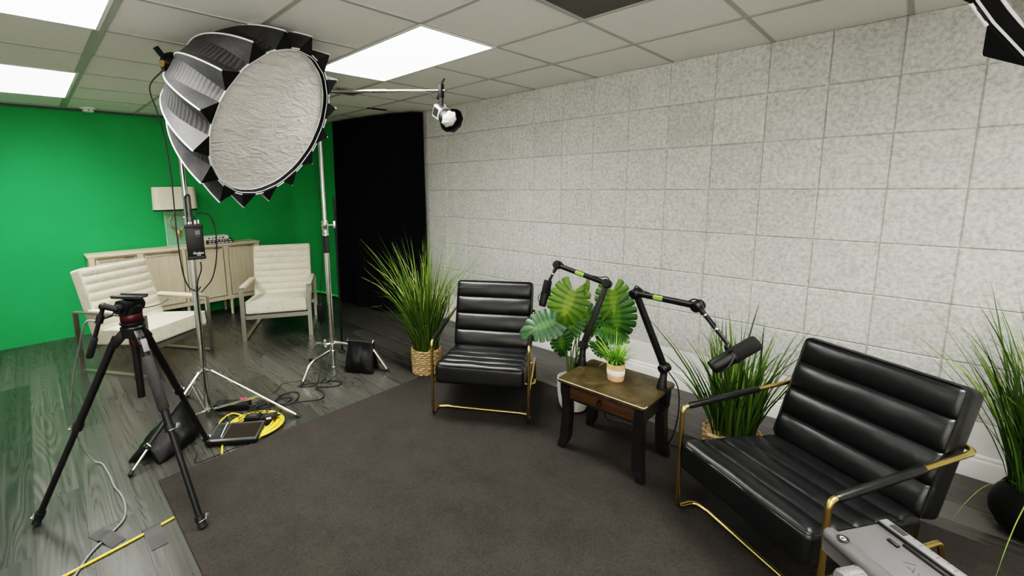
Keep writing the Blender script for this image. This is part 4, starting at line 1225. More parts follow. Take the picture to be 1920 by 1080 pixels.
m = MB(); m.sphere(h2_, .019, 14, 8); m.tube([h0, h1, h2_], [.014, .015, .012], 12); m.build('handle_joint', MT['black_plastic'], t)
m = MB(); m.tube([h2_, h2_.lerp(h3, .62)], .0095, 12); hd = m.build('pan_handle', MT['black_metal'], t)
m = MB(); e = (h3 - h2_).normalized(); m.tube([h2_.lerp(h3, .60), h2_.lerp(h3, .63), h3 - e * .01, h3], [.012, .0155, .0155, .010], 14); m.build('grip', MT['foam_black'], hd)
m = MB(); q = h2_.lerp(h3, .25); m.tube([q - e * .018, q + e * .018], .0165, 12); m.obox(q, q + V((.0, .05, .01)), .014, .012, bev=.003); m.build('cable_clip', MT['black_plastic'], hd)
m = MB(); m.tube(spline([q + V((0, .045, .01)), w((1.115, -3.185, 1.015)), w((1.125, -3.10, 1.0)), w((1.16, -3.03, 1.012)), w((1.15, -2.985, 1.03))], 6), .0028, 6); m.build('control_lead', MT['cable_black'], hd)
hw = q + TB
cable('grey_cable', 'grey cable hanging from the tripod pan handle and running across the floor', [hw + V((.0, -.01, -.005)), (1.085, -3.315, .965), (.98, -3.345, .83), (.855, -3.378, .655), (.75, -3.398, .48), (.66, -3.40, .31), (.585, -3.385, .15), (.56, -3.345, .03), (.60, -3.308, .006), (.70, -3.297, .006), (.80, -3.29, .006), (.90, -3.287, .006), (1.0, -3.272, .006), (1.10, -3.268, .006), (1.185, -3.275, .006), (1.254, -3.298, .006), (1.325, -3.364, .006), (1.389, -3.427, .006), (1.486, -3.483, .006), (1.62, -3.55, .006)], .0048, MT['gray_cable'])

# ================================================================= FLOOR CLUTTER
cx_, cy_ = .812, -2.525
random.seed(21)
coil = []
turns = 16
rt_ = [.105 + .085 * ((k * .618) % 1) for k in range(18)]; zc = .008
for k in range(turns * 36):
    a = 2 * PI * k / 36; j = k // 36
    r_ = rt_[j] + (rt_[j + 1] - rt_[j]) * (k % 36) / 36 + .010 * noise.noise(V((j * 3.1, math.cos(a) * 1.4, math.sin(a) * 1.4)))
    z_ = .007 + .0048 * (j % 5) + .003 * noise.noise(V((j * 1.7, math.cos(a), math.sin(a))))
    coil.append((cx_ + r_ * math.cos(a) * (1 + .02 * math.sin(j)), cy_ + r_ * math.sin(a), max(.006, z_)))
tail = [(cx_ + .10, cy_ + .03, .028), (cx_ - .04, cy_ - .01, .036), (cx_ - .17, cy_ - .02, .02), (.53, -2.58, .008), (.57, -2.66, .006), (.66, -2.71, .006)]
m = MB(); m.tube(coil, .0056, 8)
m.tube(spline([coil[-1]] + tail, 6), .0056, 8)
o = m.build('extension_cord', MT['yellow_cable'], None, angle=180); tag(o, 'yellow extension cord coiled on the floor behind the flat black panel', 'cord')
o = MB().tube(spline([(.86, -2.735, .006), (.905, -2.752, .006), (.96, -2.77, .006), (1.0, -2.782, .006)], 5), .0056, 8).build('yellow_cord_end', MT['yellow_cable'], None, angle=180)
tag(o, 'short yellow cord stub between the black panel and the rug', 'cord')
o = MB().tube(spline([(1.403, -3.113, .006), (1.43, -3.28, .006), (1.452, -3.45, .006), (1.49, -3.75, .006), (1.54, -4.1, .006)], 5), .0056, 8).build('yellow_cable', MT['yellow_cable'], None, angle=180)
tag(o, 'straight yellow cable taped to the floor, running out from under the rug at lower left', 'cable')
def tape(label, quad, z):
    m_ = MB(); nn = 10; vs = []; fs = []
    Q = [V((*q, 0)) for q in quad]
    for j in range(nn + 1):
        for i in range(nn + 1):
            u, v = i / nn, j / nn
            p = Q[0].lerp(Q[1], u).lerp(Q[3].lerp(Q[2], u), v)
            vs.append(p)
    for top_ in (0, 1):
        for p in vs[:121]:
            dmin = z(p)
            m_.v.append((p.x, p.y, dmin + (.0012 if top_ else .0))); m_.attr.append(0)
    for j in range(nn):
        for i in range(nn):
            a = j * 11 + i
            m_.f.append((121 + a, 121 + a + 1, 121 + a + 12, 121 + a + 11)); m_.m.append(0)
            m_.f.append((a, a + 11, a + 12, a + 1)); m_.m.append(0)
    o_ = m_.build('gaffer_tape', MT['gaffer_tape'], None, angle=180); tag(o_, label, 'tape', 'pieces of grey gaffer tape'); return o_
def hump(a, b):
    a = V((*a, 0)); b = V((*b, 0))
    def f(p):
        t_ = max(0, min(1, (p - a).dot(b - a) / (b - a).length_squared)); d = (p - (a + (b - a) * t_)).length
        return .001 + .0125 * max(0, 1 - (d / .028) ** 2)
    return f
tape('grey tape piece holding the grey cable down, left of the yellow cable', [(1.254, -3.425), (1.230, -3.370), (1.391, -3.300), (1.415, -3.355)], hump((1.254, -3.298), (1.389, -3.427)))
tape('grey tape piece across the yellow cable near the rug corner edge', [(1.385, -3.240), (1.385, -3.170), (1.560, -3.168), (1.560, -3.232)], hump((1.415, -3.18), (1.43, -3.28)))
# flat black panel (screen side up)
ex, ey = V((.616, .788, 0)), V((-.788, .616, 0))
ez = (V((0, 0, 1)) + ey * -.10).normalized(); ey = ez.cross(ex).normalized()
t = thing('display_panel', 'flat black display panel lying on the floor against the yellow cord', 'display', mat=frame(ex, ey, ez, (.872, -2.655, .037)))
m = MB(); m.box((0, 0, 0), (.305, .195, .026), bev=.006)
m.build('housing', MT['black_plastic'], t, angle=30)
m = MB(); m.box((0, 0, .0125), (.292, .182, .003), bev=.001); m.build('bezel', plain('bezel_gray', (.05, .05, .05), .35), t, angle=30)
m = MB(); m.box((.040, .0, .0145), (.195, .150, .0015)); m.build('screen', MT['screen_glass'], t, smooth=False)
m = MB(); m.box((-.100, .0, .0143), (.070, .150, .0012)); m.build('control_area', plain('control_black', (.02, .02, .021), .25), t, smooth=False)
m = MB()
for k in range(2):
    for b in ((0, .010, .022, .0015), (0, -.010, .022, .0015), (-.011, 0, .0015, .020), (.011, 0, .0015, .020)):
        m.box((-.112, .020 - .042 * k + b[1], .0152), (b[2], b[3], .0005)) if b[2] > b[3] else m.box((-.112 + b[0], .020 - .042 * k, .0152), (b[2], b[3], .0005))
m.build('button_outline', MT['lcd'], t, smooth=False)
m = MB(); m.tube([(-.085, .09, .018), (-.080, .02, .019), (-.070, -.06, .018)], .0028, 6); m.build('stylus', MT['white_ink'], t)
m = MB(); m.box((-.155, -.06, 0), (.012, .02, .012), bev=.002); m.build('port_plug', MT['black_rubber'], t)
def brick(label, c, rz, size):
    t_ = thing('power_brick', label, 'power brick', c, rz, group='black power bricks on the floor')
    m_ = MB(); m_.box((0, 0, 0), size, bev=.006); m_.build('housing', MT['black_plastic'], t_, angle=30)
    m_ = MB(); m_.box((0, 0, size[2] / 2 + .0004), (size[0] * .5, size[1] * .5, .0008)); m_.build('rating_plate', plain('rating_gray', (.03, .03, .03), .3) if 'rating_gray' not in bpy.data.materials else bpy.data.materials['rating_gray'], t_, smooth=False)
    m_ = MB(); m_.cyl((size[0] / 2, 0, 0), (size[0] / 2 + .02, 0, 0), .008, .005, 10); m_.build('strain_relief', MT['black_rubber'], t_)
    return t_
b1 = brick('black power brick inside the yellow coil, next to the flat panel', (.800, -2.528, .060), R_(54), (.100, .058, .036))
b2 = brick('black power brick with a white label lying further back on the yellow coil', (.842, -2.440, .050), R_(66), (.110, .058, .030))
m = MB(); m.box((.0, -.0295, .002), (.03, .001, .012)); m.build('white_label', MT['white_ink'], b2, smooth=False)
t = thing('power_strip', 'black box with trailing wires and a red plug behind the yellow cord', 'power strip', (.44, -2.545, 0), R_(48))
m = MB(); m.box((0, 0, .025), (.24, .085, .050), bev=.008); m.build('housing', MT['black_plastic'], t, angle=30)
m = MB()
for k in range(3): m.box((-.08 + .075 * k, 0, .0505), (.045, .045, .002), bev=.0005)
m.build('sockets', MT['black_rubber'], t, smooth=False)
m = MB(); m.sphere((.07, .0, .066), .016, 12, 8); m.tube([(.07, .0, .066), (.10, .012, .072)], [.010, .006], 10); m.build('red_plug', MT['red_plastic'], t)
random.seed(8)
def squig(c, n_, rx, ry_, z0):
    out = []
    for k in range(n_):
        a = k * 2.2 + random.uniform(-.5, .5)
        out.append((c[0] + rx * math.cos(a) * random.uniform(.5, 1), c[1] + ry_ * math.sin(a) * random.uniform(.5, 1), z0 + random.uniform(0, .025)))
    return out
cable('tangled_lead', 'thin black lead tangled over the back of the yellow coil', [(.52, -2.50, .07)] + squig((.66, -2.44, 0), 12, .13, .10, .035) + [(.86, -2.40, .035), (.93, -2.36, .006)], .0028, MT['cable_black'])
cable('tangled_lead', 'thin black lead tangled beside the black box behind the yellow coil', [(.50, -2.47, .03)] + squig((.56, -2.38, 0), 9, .10, .08, .008) + [(.70, -2.36, .01)], .0028, MT['cable_black'])
cable('tangled_lead', 'thin black lead draped across the yellow coil to the power bricks', [(.60, -2.60, .03), (.66, -2.62, .05), (.70, -2.58, .045), (.74, -2.60, .055), (.70, -2.53, .06), (.66, -2.50, .05), (.72, -2.46, .06), (.79, -2.47, .07), (.86, -2.50, .055), (.88, -2.56, .05)], .0026, MT['cable_black'])
cable('panel_lead', 'thin black lead curving along the rug edge from the flat panel to the sandbag', [(.93, -2.56, .05), (.985, -2.56, .012), (.985, -2.66, .005), (.985, -2.76, .004), (.99, -2.85, .004), (.975, -2.92, .004), (.92, -2.90, .004), (.86, -2.88, .004)], .0026, MT['cable_black'])
cable('cord_loop', 'black cord looped on the floor behind the yellow coil', [(.62, -2.36, .006), (.56, -2.29, .006), (.50, -2.22, .006), (.50, -2.14, .006), (.56, -2.11, .006), (.64, -2.15, .006), (.68, -2.22, .006), (.66, -2.29, .006), (.60, -2.32, .012), (.56, -2.25, .012), (.57, -2.19, .006), (.62, -2.19, .006), (.66, -2.26, .006), (.74, -2.33, .006)], .0048, MT['cable_black'])

# ================================================================= PLANTS
def grass_mb(base_r, n, hmin, hmax, spread, width, droop, seed, z0, limit=None, up=1.0, segs=6, toward=None):
    rnd = random.Random(seed); m_ = MB()
    for k in range(n):
        a = rnd.uniform(0, 2 * PI); rr = base_r * math.sqrt(rnd.random())
        b = V((rr * math.cos(a), rr * math.sin(a), z0))
        h = rnd.uniform(hmin, hmax) * (1 - .25 * rnd.random() ** 2)
        a2 = a + rnd.gauss(0, .7)
        d = V((math.cos(a2), math.sin(a2), 0))
        if toward is not None and rnd.random() < toward[2]: d = (d + V((toward[0], toward[1], 0)) * 1.2).normalized()
        sp = spread * (rnd.random() ** .75) * (.25 + 1.0 * rr / max(base_r, 1e-3)) * h / hmax
        dr = droop * rnd.random() ** 2.2
        wd = width * rnd.uniform(.55, 1.15)
        yaw = rnd.uniform(-.9, .9); sdv = V((-d.y * math.cos(yaw) - d.x * math.sin(yaw), d.x * math.cos(yaw) - d.y * math.sin(yaw), 0))
        tint = min(1, max(0, rnd.gauss(.42, .2)))
        if rnd.random() < .05: tint = min(1, tint + .4)
        vs = []; at = []
        for s_ in range(segs + 1):
            u = s_ / segs
            p = b + d * (sp * (.35 * u + .65 * u ** 2.0) + dr * h * .45 * u ** 3) + V((0, 0, h * (up * u - dr * .75 * u ** 3)))
            if limit: p = limit(p)
            ww = wd * (1 - u ** 2.4) * (.55 + .45 * min(1, u * 4)) + .0004
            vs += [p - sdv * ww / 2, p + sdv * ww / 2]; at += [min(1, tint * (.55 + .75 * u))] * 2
        st = len(m_.v); m_.v += [tuple(p) for p in vs]; m_.attr += at
        for s_ in range(segs):
            q = st + 2 * s_; m_.f.append((q, q + 1, q + 3, q + 2)); m_.m.append(0)
    return m_
def clear_of(chairs, x0, y0, base):
    # world-space keep-out boxes round the armchairs, then the wall
    wl = wall_limit(y0)
    def f(p):
        p = wl(p)
        for (cx_, cy_, rz) in chairs:
            c_, s_ = math.cos(rz), math.sin(rz)
            dx, dy = p.x + x0 - cx_, p.y + y0 - cy_
            lx, ly = dx * c_ + dy * s_, -dx * s_ + dy * c_
            if abs(lx) < .375 and -.1 < ly < .86 and p.z < .84:
                ox = .375 - abs(lx); oy = .86 - ly
                if ox < oy: lx = math.copysign(.375, lx)
                else: ly = .86
                p = V((cx_ + lx * c_ - ly * s_ - x0, cy_ + lx * s_ + ly * c_ - y0, p.z))
        return p
    return f
ARM = [(1.8465, -1.4225, R_(32.8)), (3.3955, -1.5195, R_(-29.1))]
def wall_limit(y0, lim=-.03):
    def f(p):
        if p.y + y0 > lim: return V((p.x, lim - y0 - .02 * ((p.y + y0 - lim)), p.z))
        return p
    return f
def weave_pot(t_, r, h, mat, rows, name, flare=0.0):
    m_ = MB(); per = 30
    for j in range(rows):
        z = h * (j + .5) / rows; rr = r * (1 + flare * (z / h)); pts = []
        for k in range(per * 3):
            a = 2 * PI * k / (per * 3); o_ = .0045 * math.sin(a * per / 2 + (PI if j % 2 else 0)) + .003 * noise.noise(V((a * 4, j * 2.1, 0)))
            pts.append(((rr + o_) * math.cos(a), (rr + o_) * math.sin(a), z + .003 * noise.noise(V((a * 3, j * 5.3, 4)))))
        m_.tube(pts, h / rows * .58, 6, closed=True)
    m_.lathe([(.0001, .004), (r * .97, .004), (r * .97 * (1 + flare), h * .93), (.0001, h * .90)], 24)
    return m_.build(name, mat, t_, angle=60)
# left: seagrass basket
GX, GY = .955, -1.145
t = thing('potted_grass', 'tall ornamental grass in a woven seagrass basket between curtain and black armchair', 'plant', (GX, GY, 0))
weave_pot(t, .112, .215, MT['weave'], 11, 'basket', .06)
m = MB()
for a in (2.9, 6.0):
    m.tube([( .118 * math.cos(a + d_), .118 * math.sin(a + d_), .205 + .03 * math.sin(PI * (d_ + .3) / .6)) for d_ in [-.3 + .06 * k for k in range(11)]], .006, 6)
m.build('handle', MT['weave'], t)
chair_keep = lambda p: p
t['kind'] = 'thing'
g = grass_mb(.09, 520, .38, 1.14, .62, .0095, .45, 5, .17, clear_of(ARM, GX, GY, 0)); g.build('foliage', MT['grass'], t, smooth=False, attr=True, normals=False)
# middle: rope pot behind the nearer armchair
GX2, GY2 = 3.15, -.615
t = thing('potted_grass', 'leafy ornamental grass in a rope pot behind the nearest armchair and side table', 'plant', (GX2, GY2, .010))
weave_pot(t, .145, .105, MT['weave'], 6, 'rope_pot', .03)
t['kind'] = 'thing'
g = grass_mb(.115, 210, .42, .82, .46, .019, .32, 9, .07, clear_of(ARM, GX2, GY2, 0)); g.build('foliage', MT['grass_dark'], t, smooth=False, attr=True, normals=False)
# right: black pot
GX3, GY3 = 4.285, -.43
t = thing('potted_grass', 'tall ornamental grass in a round black pot at the right edge by the wall', 'plant', (GX3, GY3, 0))
m = MB(); m.lathe([(.0001, 0), (.070, 0), (.105, .025), (.132, .075), (.138, .115), (.130, .165), (.108, .21), (.102, .222), (.094, .222), (.096, .20), (.0001, .20)], 36); m.build('pot', MT['black_pot'], t, angle=50)
m = MB(); m.lathe([(.0001, .196), (.095, .194)], 24); m.build('soil', MT['soil'], t)
t['kind'] = 'thing'
g = grass_mb(.085, 330, .50, 1.0, .52, .011, .45, 14, .20, clear_of(ARM, GX3, GY3, 0))
for path_, wd_, ti_ in (([(4.25, -.46, .21), (4.192, -.504, .262), (4.143, -.631, .298), (4.091, -.741, .297), (4.045, -.828, .249), (4.016, -.872, .185)], .0045, .8), ([(4.27, -.50, .22), (4.237, -.606, .300), (4.204, -.781, .321), (4.162, -.956, .300), (4.136, -1.055, .244), (4.115, -1.125, .15)], .0075, .75)):
    sp_ = spline(path_, 6); st0 = len(g.v)
    for i_, q_ in enumerate(sp_):
        w_i = wd_ * (1 - (i_ / len(sp_)) ** 3) / 2
        for s_ in (-1, 1): g.v.append((q_.x - GX3 + .7 * w_i * s_, q_.y - GY3 + .7 * w_i * s_, q_.z)); g.attr.append(ti_)
    for i_ in range(len(sp_) - 1): g.f.append((st0 + 2 * i_, st0 + 2 * i_ + 1, st0 + 2 * i_ + 3, st0 + 2 * i_ + 2)); g.m.append(0)
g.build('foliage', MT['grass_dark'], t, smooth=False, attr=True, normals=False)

# monstera
MX, MY = 2.205, -.835
def leaf_mb(m_, M, size, rnd, tb):
    K = 14; cleft = R_(18)
    a0 = -PI / 2 + cleft; a1 = 3 * PI / 2 - cleft
    def rho(a):
        d = abs((a - PI / 2 + PI) % (2 * PI) - PI)     # angle from tip
        base = .50 + .05 * math.cos(2 * d)
        return base + .16 * math.exp(-(d / .28) ** 2) - .03 * math.sin(d)
    C = V((0, .36, 0))
    for k in range(K):
        s0 = a0 + (a1 - a0) * k / K; s1 = a0 + (a1 - a0) * (k + 1) / K
        nu, nv = 4, 7; vs = []; at = []
        rin = .60 + .16 * rnd.random()
        for j in range(nv + 1):
            q = j / nv
            gap = (.01 + .17 * max(0, (q - rin) / (1 - rin)) ** 1.2) if q > rin else .0
            for i in range(nu + 1):
                u = i / nu; a = s0 + (s1 - s0) * (gap / 2 + (1 - gap) * u)
                r_ = rho(a) * q * (1 - .05 * (2 * u - 1) ** 2 * (q > .8))
                p = C + V((r_ * math.cos(a), r_ * math.sin(a) + .25 * math.sin(a) * (1 - q) ** 1.3, 0))
                p.z = -.30 * r_ * r_ + .010 * math.cos(2 * PI * (u - .5)) * q - .10 * abs(p.x) * 0 + .05 * abs(p.x)
                vs.append(M @ (p * size)); at.append(min(1, max(0, tb + .18 * (math.cos(2 * PI * (u - .5)) > .75) + .22 * (q < .18) - .08 * q + rnd.uniform(-.03, .03))))
        st = len(m_.v); m_.v += [tuple(p) for p in vs]; m_.attr += at
        for j in range(nv):
            for i in range(nu):
                q = st + j * (nu + 1) + i; m_.f.append((q, q + 1, q + nu + 2, q + nu + 1)); m_.m.append(0)
t = thing('potted_monstera', 'monstera plant in a ribbed white pot behind the side table', 'plant', (MX, MY, 0))
m = MB(); prof = [(.0001, .012), (.080, .012), (.092, .03), (.108, .10), (.114, .19), (.112, .225)]
seg = 96; vs = []; fs = []
pr_ = [(.086, .012), (.094, .04), (.104, .10), (.110, .17), (.112, .228), (.104, .232), (.100, .20)]
for (rr, z) in pr_:
    for k in range(seg):
        a = 2 * PI * k / seg; o_ = .0035 * (1 if (k // 2) % 2 else -1) if .02 < z < .215 and rr > .085 else 0
        vs.append(((rr + o_) * math.cos(a), (rr + o_) * math.sin(a), z))
for j in range(len(pr_) - 1):
    for k in range(seg): fs.append((j * seg + k, j * seg + (k + 1) % seg, (j + 1) * seg + (k + 1) % seg, (j + 1) * seg + k))
fs.append(tuple(range(seg - 1, -1, -1))); m.add(vs, fs); m.build('pot', MT['ceramic_white'], t, angle=30)
m = MB(); m.lathe([(.0001, .0), (.098, .0), (.104, .012), (.088, .013), (.0001, .013)], 32); m.build('saucer', MT['black_pot'], t)
m = MB(); m.lathe([(.0001, .205), (.101, .203)], 24); m.build('soil', MT['soil'], t)
rnd = random.Random(3)
base = V((MX, MY, .20))
camdir = V((3.796 - MX, -3.456 - MY, .9)).normalized()
# (attachment point, tip direction in picture plane (right, up), size, tint, material, tilt)
rt = V((.70, .71, 0)); upv = V((0, 0, 1))
LV = [((2.195, -.845, .865), (-.35, -.95), .30, .72, 'monstera', .25, .35),
      ((2.385, -.665, .865), (.15, -1.0), .27, .66, 'monstera', .1, .2),
      ((2.40, -.65, .775), (.1, -1.0), .30, .42, 'monstera', -.1, .1),
      ((2.130, -.955, .655), (-.95, -.35), .25, .62, 'monstera_blue', .2, .5),
      ((2.150, -.93, .560), (.15, -1.0), .17, .36, 'monstera', .1, .2),
      ((2.345, -.73, .600), (.95, -.35), .22, .38, 'monstera', .2, .9),
      ((2.255, -.79, .715), (.35, -.95), .20, .40, 'monstera', -.2, .4),
      ((2.26, -.77, .84), (.05, 1.0), .12, .85, 'monstera', .0, .1),
      ((2.205, -.82, .66), (-.5, -.8), .19, .36, 'monstera', -.2, .5),
      ((2.32, -.745, .50), (.6, -.75), .15, .34, 'monstera', .1, .6)]
st_ = MB()
for i, (p, (dx, dz), sz, tb, mt_, tw, lean) in enumerate(LV):
    p = V(p); y_ = (rt * dx + upv * dz).normalized()
    nz_ = (camdir * 1.0 + upv * lean + rt * tw); nz_ = (nz_ - y_ * nz_.dot(y_)).normalized(); x_ = y_.cross(nz_)
    if i == 7: nz_, x_ = (nz_ * .3 + x_ * .95).normalized(), None
    if x_ is None: nz_ = (nz_ - y_ * nz_.dot(y_)).normalized(); x_ = y_.cross(nz_)
    m = MB(); leaf_mb(m, frame(x_, y_, nz_, p - y_ * sz * .10), sz * 1.12, rnd, tb)
    m.v = [(q[0], min(q[1], -.03), q[2]) for q in m.v]
    m.build('leaf', MT[mt_], t, world=True, attr=True, angle=180, normals=False)
    b0 = base + V((rnd.uniform(-.04, .04), rnd.uniform(-.04, .04), 0))
    mid = b0.lerp(p, .5) + V((0, 0, .07)) + (b0 - p) * .08; mid.x += (b0.x - p.x) * .1
    st_.tube(spline([b0, b0.lerp(mid, .5) + V((0, 0, .03)), mid, p - nz_ * .002], 6), [.0048] * 13 + [.0036] * 6, 7)
st_.a = .55
st_.build('stems', plain('monstera_stem', (.10, .15, .04), .5), t, world=True, angle=180)

# little pot on the side table
t = thing('potted_grass', 'small bright green grass in a terracotta pot with a white band on the side table', 'plant', (2.652, -1.115, .45))
k_ = 1.2
m = MB(); m.lathe([(r * k_, z * k_) for r, z in [(.0001, .0), (.036, .0), (.0385, .004), (.0405, .030)]], 32); m.lathe([(r * k_, z * k_) for r, z in [(.0415, .056), (.0435, .082), (.0425, .085), (.0385, .084), (.038, .07), (.0001, .07)]], 32, cap0=False); m.build('pot', MT['terracotta'], t, angle=40)
m = MB(); m.lathe([(r * k_, z * k_) for r, z in [(.0405, .030), (.0418, .032), (.0424, .054), (.0415, .056)]], 32, cap0=False, cap1=False); m.build('white_band', MT['white_paint'], t)
t['kind'] = 'thing'
g = grass_mb(.032, 230, .09, .175, .19, .0062, .95, 31, .080, segs=7); g.build('foliage', MT['grass_bright'], t, smooth=False, attr=True, normals=False)

# ================================================================= MICROPHONE ARMS
def mic_arm(label, base, el0, el1, el2, tube_end, group):
    base, el0, el1, el2, tube_end = map(V, (base, el0, el1, el2, tube_end))
    t_ = thing('microphone_boom', label, 'microphone arm', base, group=group)
    ax_ = (el1 - el0).cross(el2 - el1).normalized()          # hinge axis
    def W(m_, name, mat, par=t_, **k): return m_.build(name, mat, par, world=True, **k)
    m_ = MB(); m_.tube([base + V((0, 0, .001)), base + V((0, 0, .03)), base.lerp(el0, .55), el0], [.027, .024, .019, .018], 18); W(m_, 'post', MT['black_metal'], angle=40)
    m_ = MB(); m_.box((base.x, base.y, base.z - .030), (.046, .040, .006)); m_.box((base.x, base.y, base.z - .078), (.04, .036, .008))
    o_ = V((base.x - TX, base.y - TY, 0)); o_ = V((math.copysign(1, o_.x), 0, 0))
    m_.box((base.x + o_.x * .030, base.y, base.z - .036), (.012, .040, .096), bev=.003); m_.box((base.x + o_.x * .012, base.y, base.z + .004), (.05, .042, .010), bev=.003)
    m_.cyl((base.x + o_.x * .018, base.y, base.z - .06), (base.x + o_.x * .018, base.y, base.z - .14), .006, seg=10); m_.cyl((base.x + o_.x * .018, base.y, base.z - .12), (base.x + o_.x * .018, base.y, base.z - .145), .014, seg=12)
    m_ = MB()
    m_.box((base.x + o_.x * .012, base.y, base.z + .004), (.052, .044, .010), bev=.003)
    m_.box((base.x + o_.x * .036, base.y, base.z - .045), (.012, .040, .100), bev=.003)
    m_.box((base.x + o_.x * .014, base.y, base.z - .092), (.050, .036, .010), bev=.003)
    m_.cyl((base.x + o_.x * .004, base.y, base.z - .032), (base.x + o_.x * .004, base.y, base.z - .14), .006, seg=10)
    m_.cyl((base.x + o_.x * .004, base.y, base.z - .125), (base.x + o_.x * .004, base.y, base.z - .145), .015, seg=12)
    W(m_, 'table_clamp', MT['black_metal'], angle=35)
    def joint(p, r_, hw, nm='elbow'):
        j = MB(); j.tube([p - ax_ * hw, p - ax_ * (hw - .004), p + ax_ * (hw - .004), p + ax_ * hw], [r_ * .88, r_, r_, r_ * .88], 24)
        j_ = W(j, nm, MT['black_plastic'], angle=40)
        for s in (-1, 1):
            k_ = MB(); k_.cyl(p + ax_ * s * hw, p + ax_ * s * (hw + .003), r_ * .38, seg=16); W(k_, 'joint_screw', MT['black_metal'], j_)
        return j_
    joint(el0, .026, .028); joint(el1, .028, .028); joint(el2, .026, .026)
    off = ax_ * .0
    m_ = MB(); d = (el1 - el0).normalized(); m_.obox(el0 + d * .01, el1 - d * .01, .033, .031, ax_, .008); W(m_, 'lower_arm', MT['black_metal'], angle=40)
    m_ = MB(); d = (el2 - el1).normalized(); m_.tube([el1 + d * .01, el2 - d * .01], .0165, 18); ua = W(m_, 'upper_arm', MT['black_metal'])
    # printed maker's plate on the camera side of the upper arm
    cam = V((3.796, -3.456, 1.585)); mid = el1.lerp(el2, .52 if (el2 - el1).x < 0 else .42)
    xx = d if (d.dot(V((.70, .71, 0))) > 0) else -d
    nn = (cam - mid); nn = (nn - xx * nn.dot(xx)).normalized(); yy = nn.cross(xx)
    Mp = frame(xx, yy, nn, mid + nn * .0162)
    p_ = MB(); vs = []; fs = []
    for i in range(13):
        for j in range(7):
            an = R_(-42 + 14 * j); vs.append(frame(xx, yy, nn, mid) @ V((-.030 + .005 * i,   .0169 * math.sin(an),   .0169 * math.cos(an))))
    for i in range(12):
        for j in range(6): fs.append((i * 7 + j, i * 7 + 7 + j, i * 7 + 8 + j, i * 7 + 1 + j))
    p_.add(vs, fs); W(p_, 'label_plate', MT['green_ink'], ua)
    tx = text_mb('SHURE', .0165, frame(xx, yy, nn, mid + nn * .0172)); W(tx, 'lettering', MT['dark_ink'], ua, smooth=False)
    m_ = MB(); c_ = el1.lerp(el2, .04)
    m_.tube(spline([el1 - d * .02 + V((0, 0, .015)), el1 + V((0, 0, .042)), el1 + d * .05 + V((0, 0, .024)), el1 + d * .10 + V((0, 0, .016))], 6), .0035, 8)
    m_.tube(spline([el2 - d * .05 + V((0, 0, .015)), el2 - d * .02 + V((0, 0, .030)), el2 + d * .015 + V((0, 0, .022)), el2.lerp(tube_end, .25) + V((0, 0, .016)), el2.lerp(tube_end, .6) + V((0, .0, .018))], 6), .0035, 8)
    W(m_, 'cable', MT['cable_black'])
    m_ = MB(); d3 = (tube_end - el2).normalized(); m_.tube([el2 + d3 * .01, el2 + d3 * .045], .013, 14); m_.tube([el2 + d3 * .04, tube_end], .0095, 14); W(m_, 'mic_tube', MT['black_metal'])
    m_ = MB()
    for k_ in (.26, .62): q = el2.lerp(tube_end, k_); m_.tube([q - d3 * .004, q + d3 * .004], .0125 if k_ < .5 else .0115, 14)
    W(m_, 'tube_ring', MT['chrome'])
    return t_
mic_arm('black boom microphone arm clamped to the left side of the side table, reaching left', (2.400, -1.062, .450), (2.394, -1.045, .575), (2.471, -.910, .958), (2.120, -.934, 1.038), (2.098, -.985, .945), 'boom microphone arms')
mic_arm('black boom microphone arm clamped to the right side of the side table, reaching right', (2.893, -1.054, .450), (2.893, -1.030, .563), (2.742, -1.094, .975), (3.105, -1.233, .999), (3.262, -1.295, .862), 'boom microphone arms')
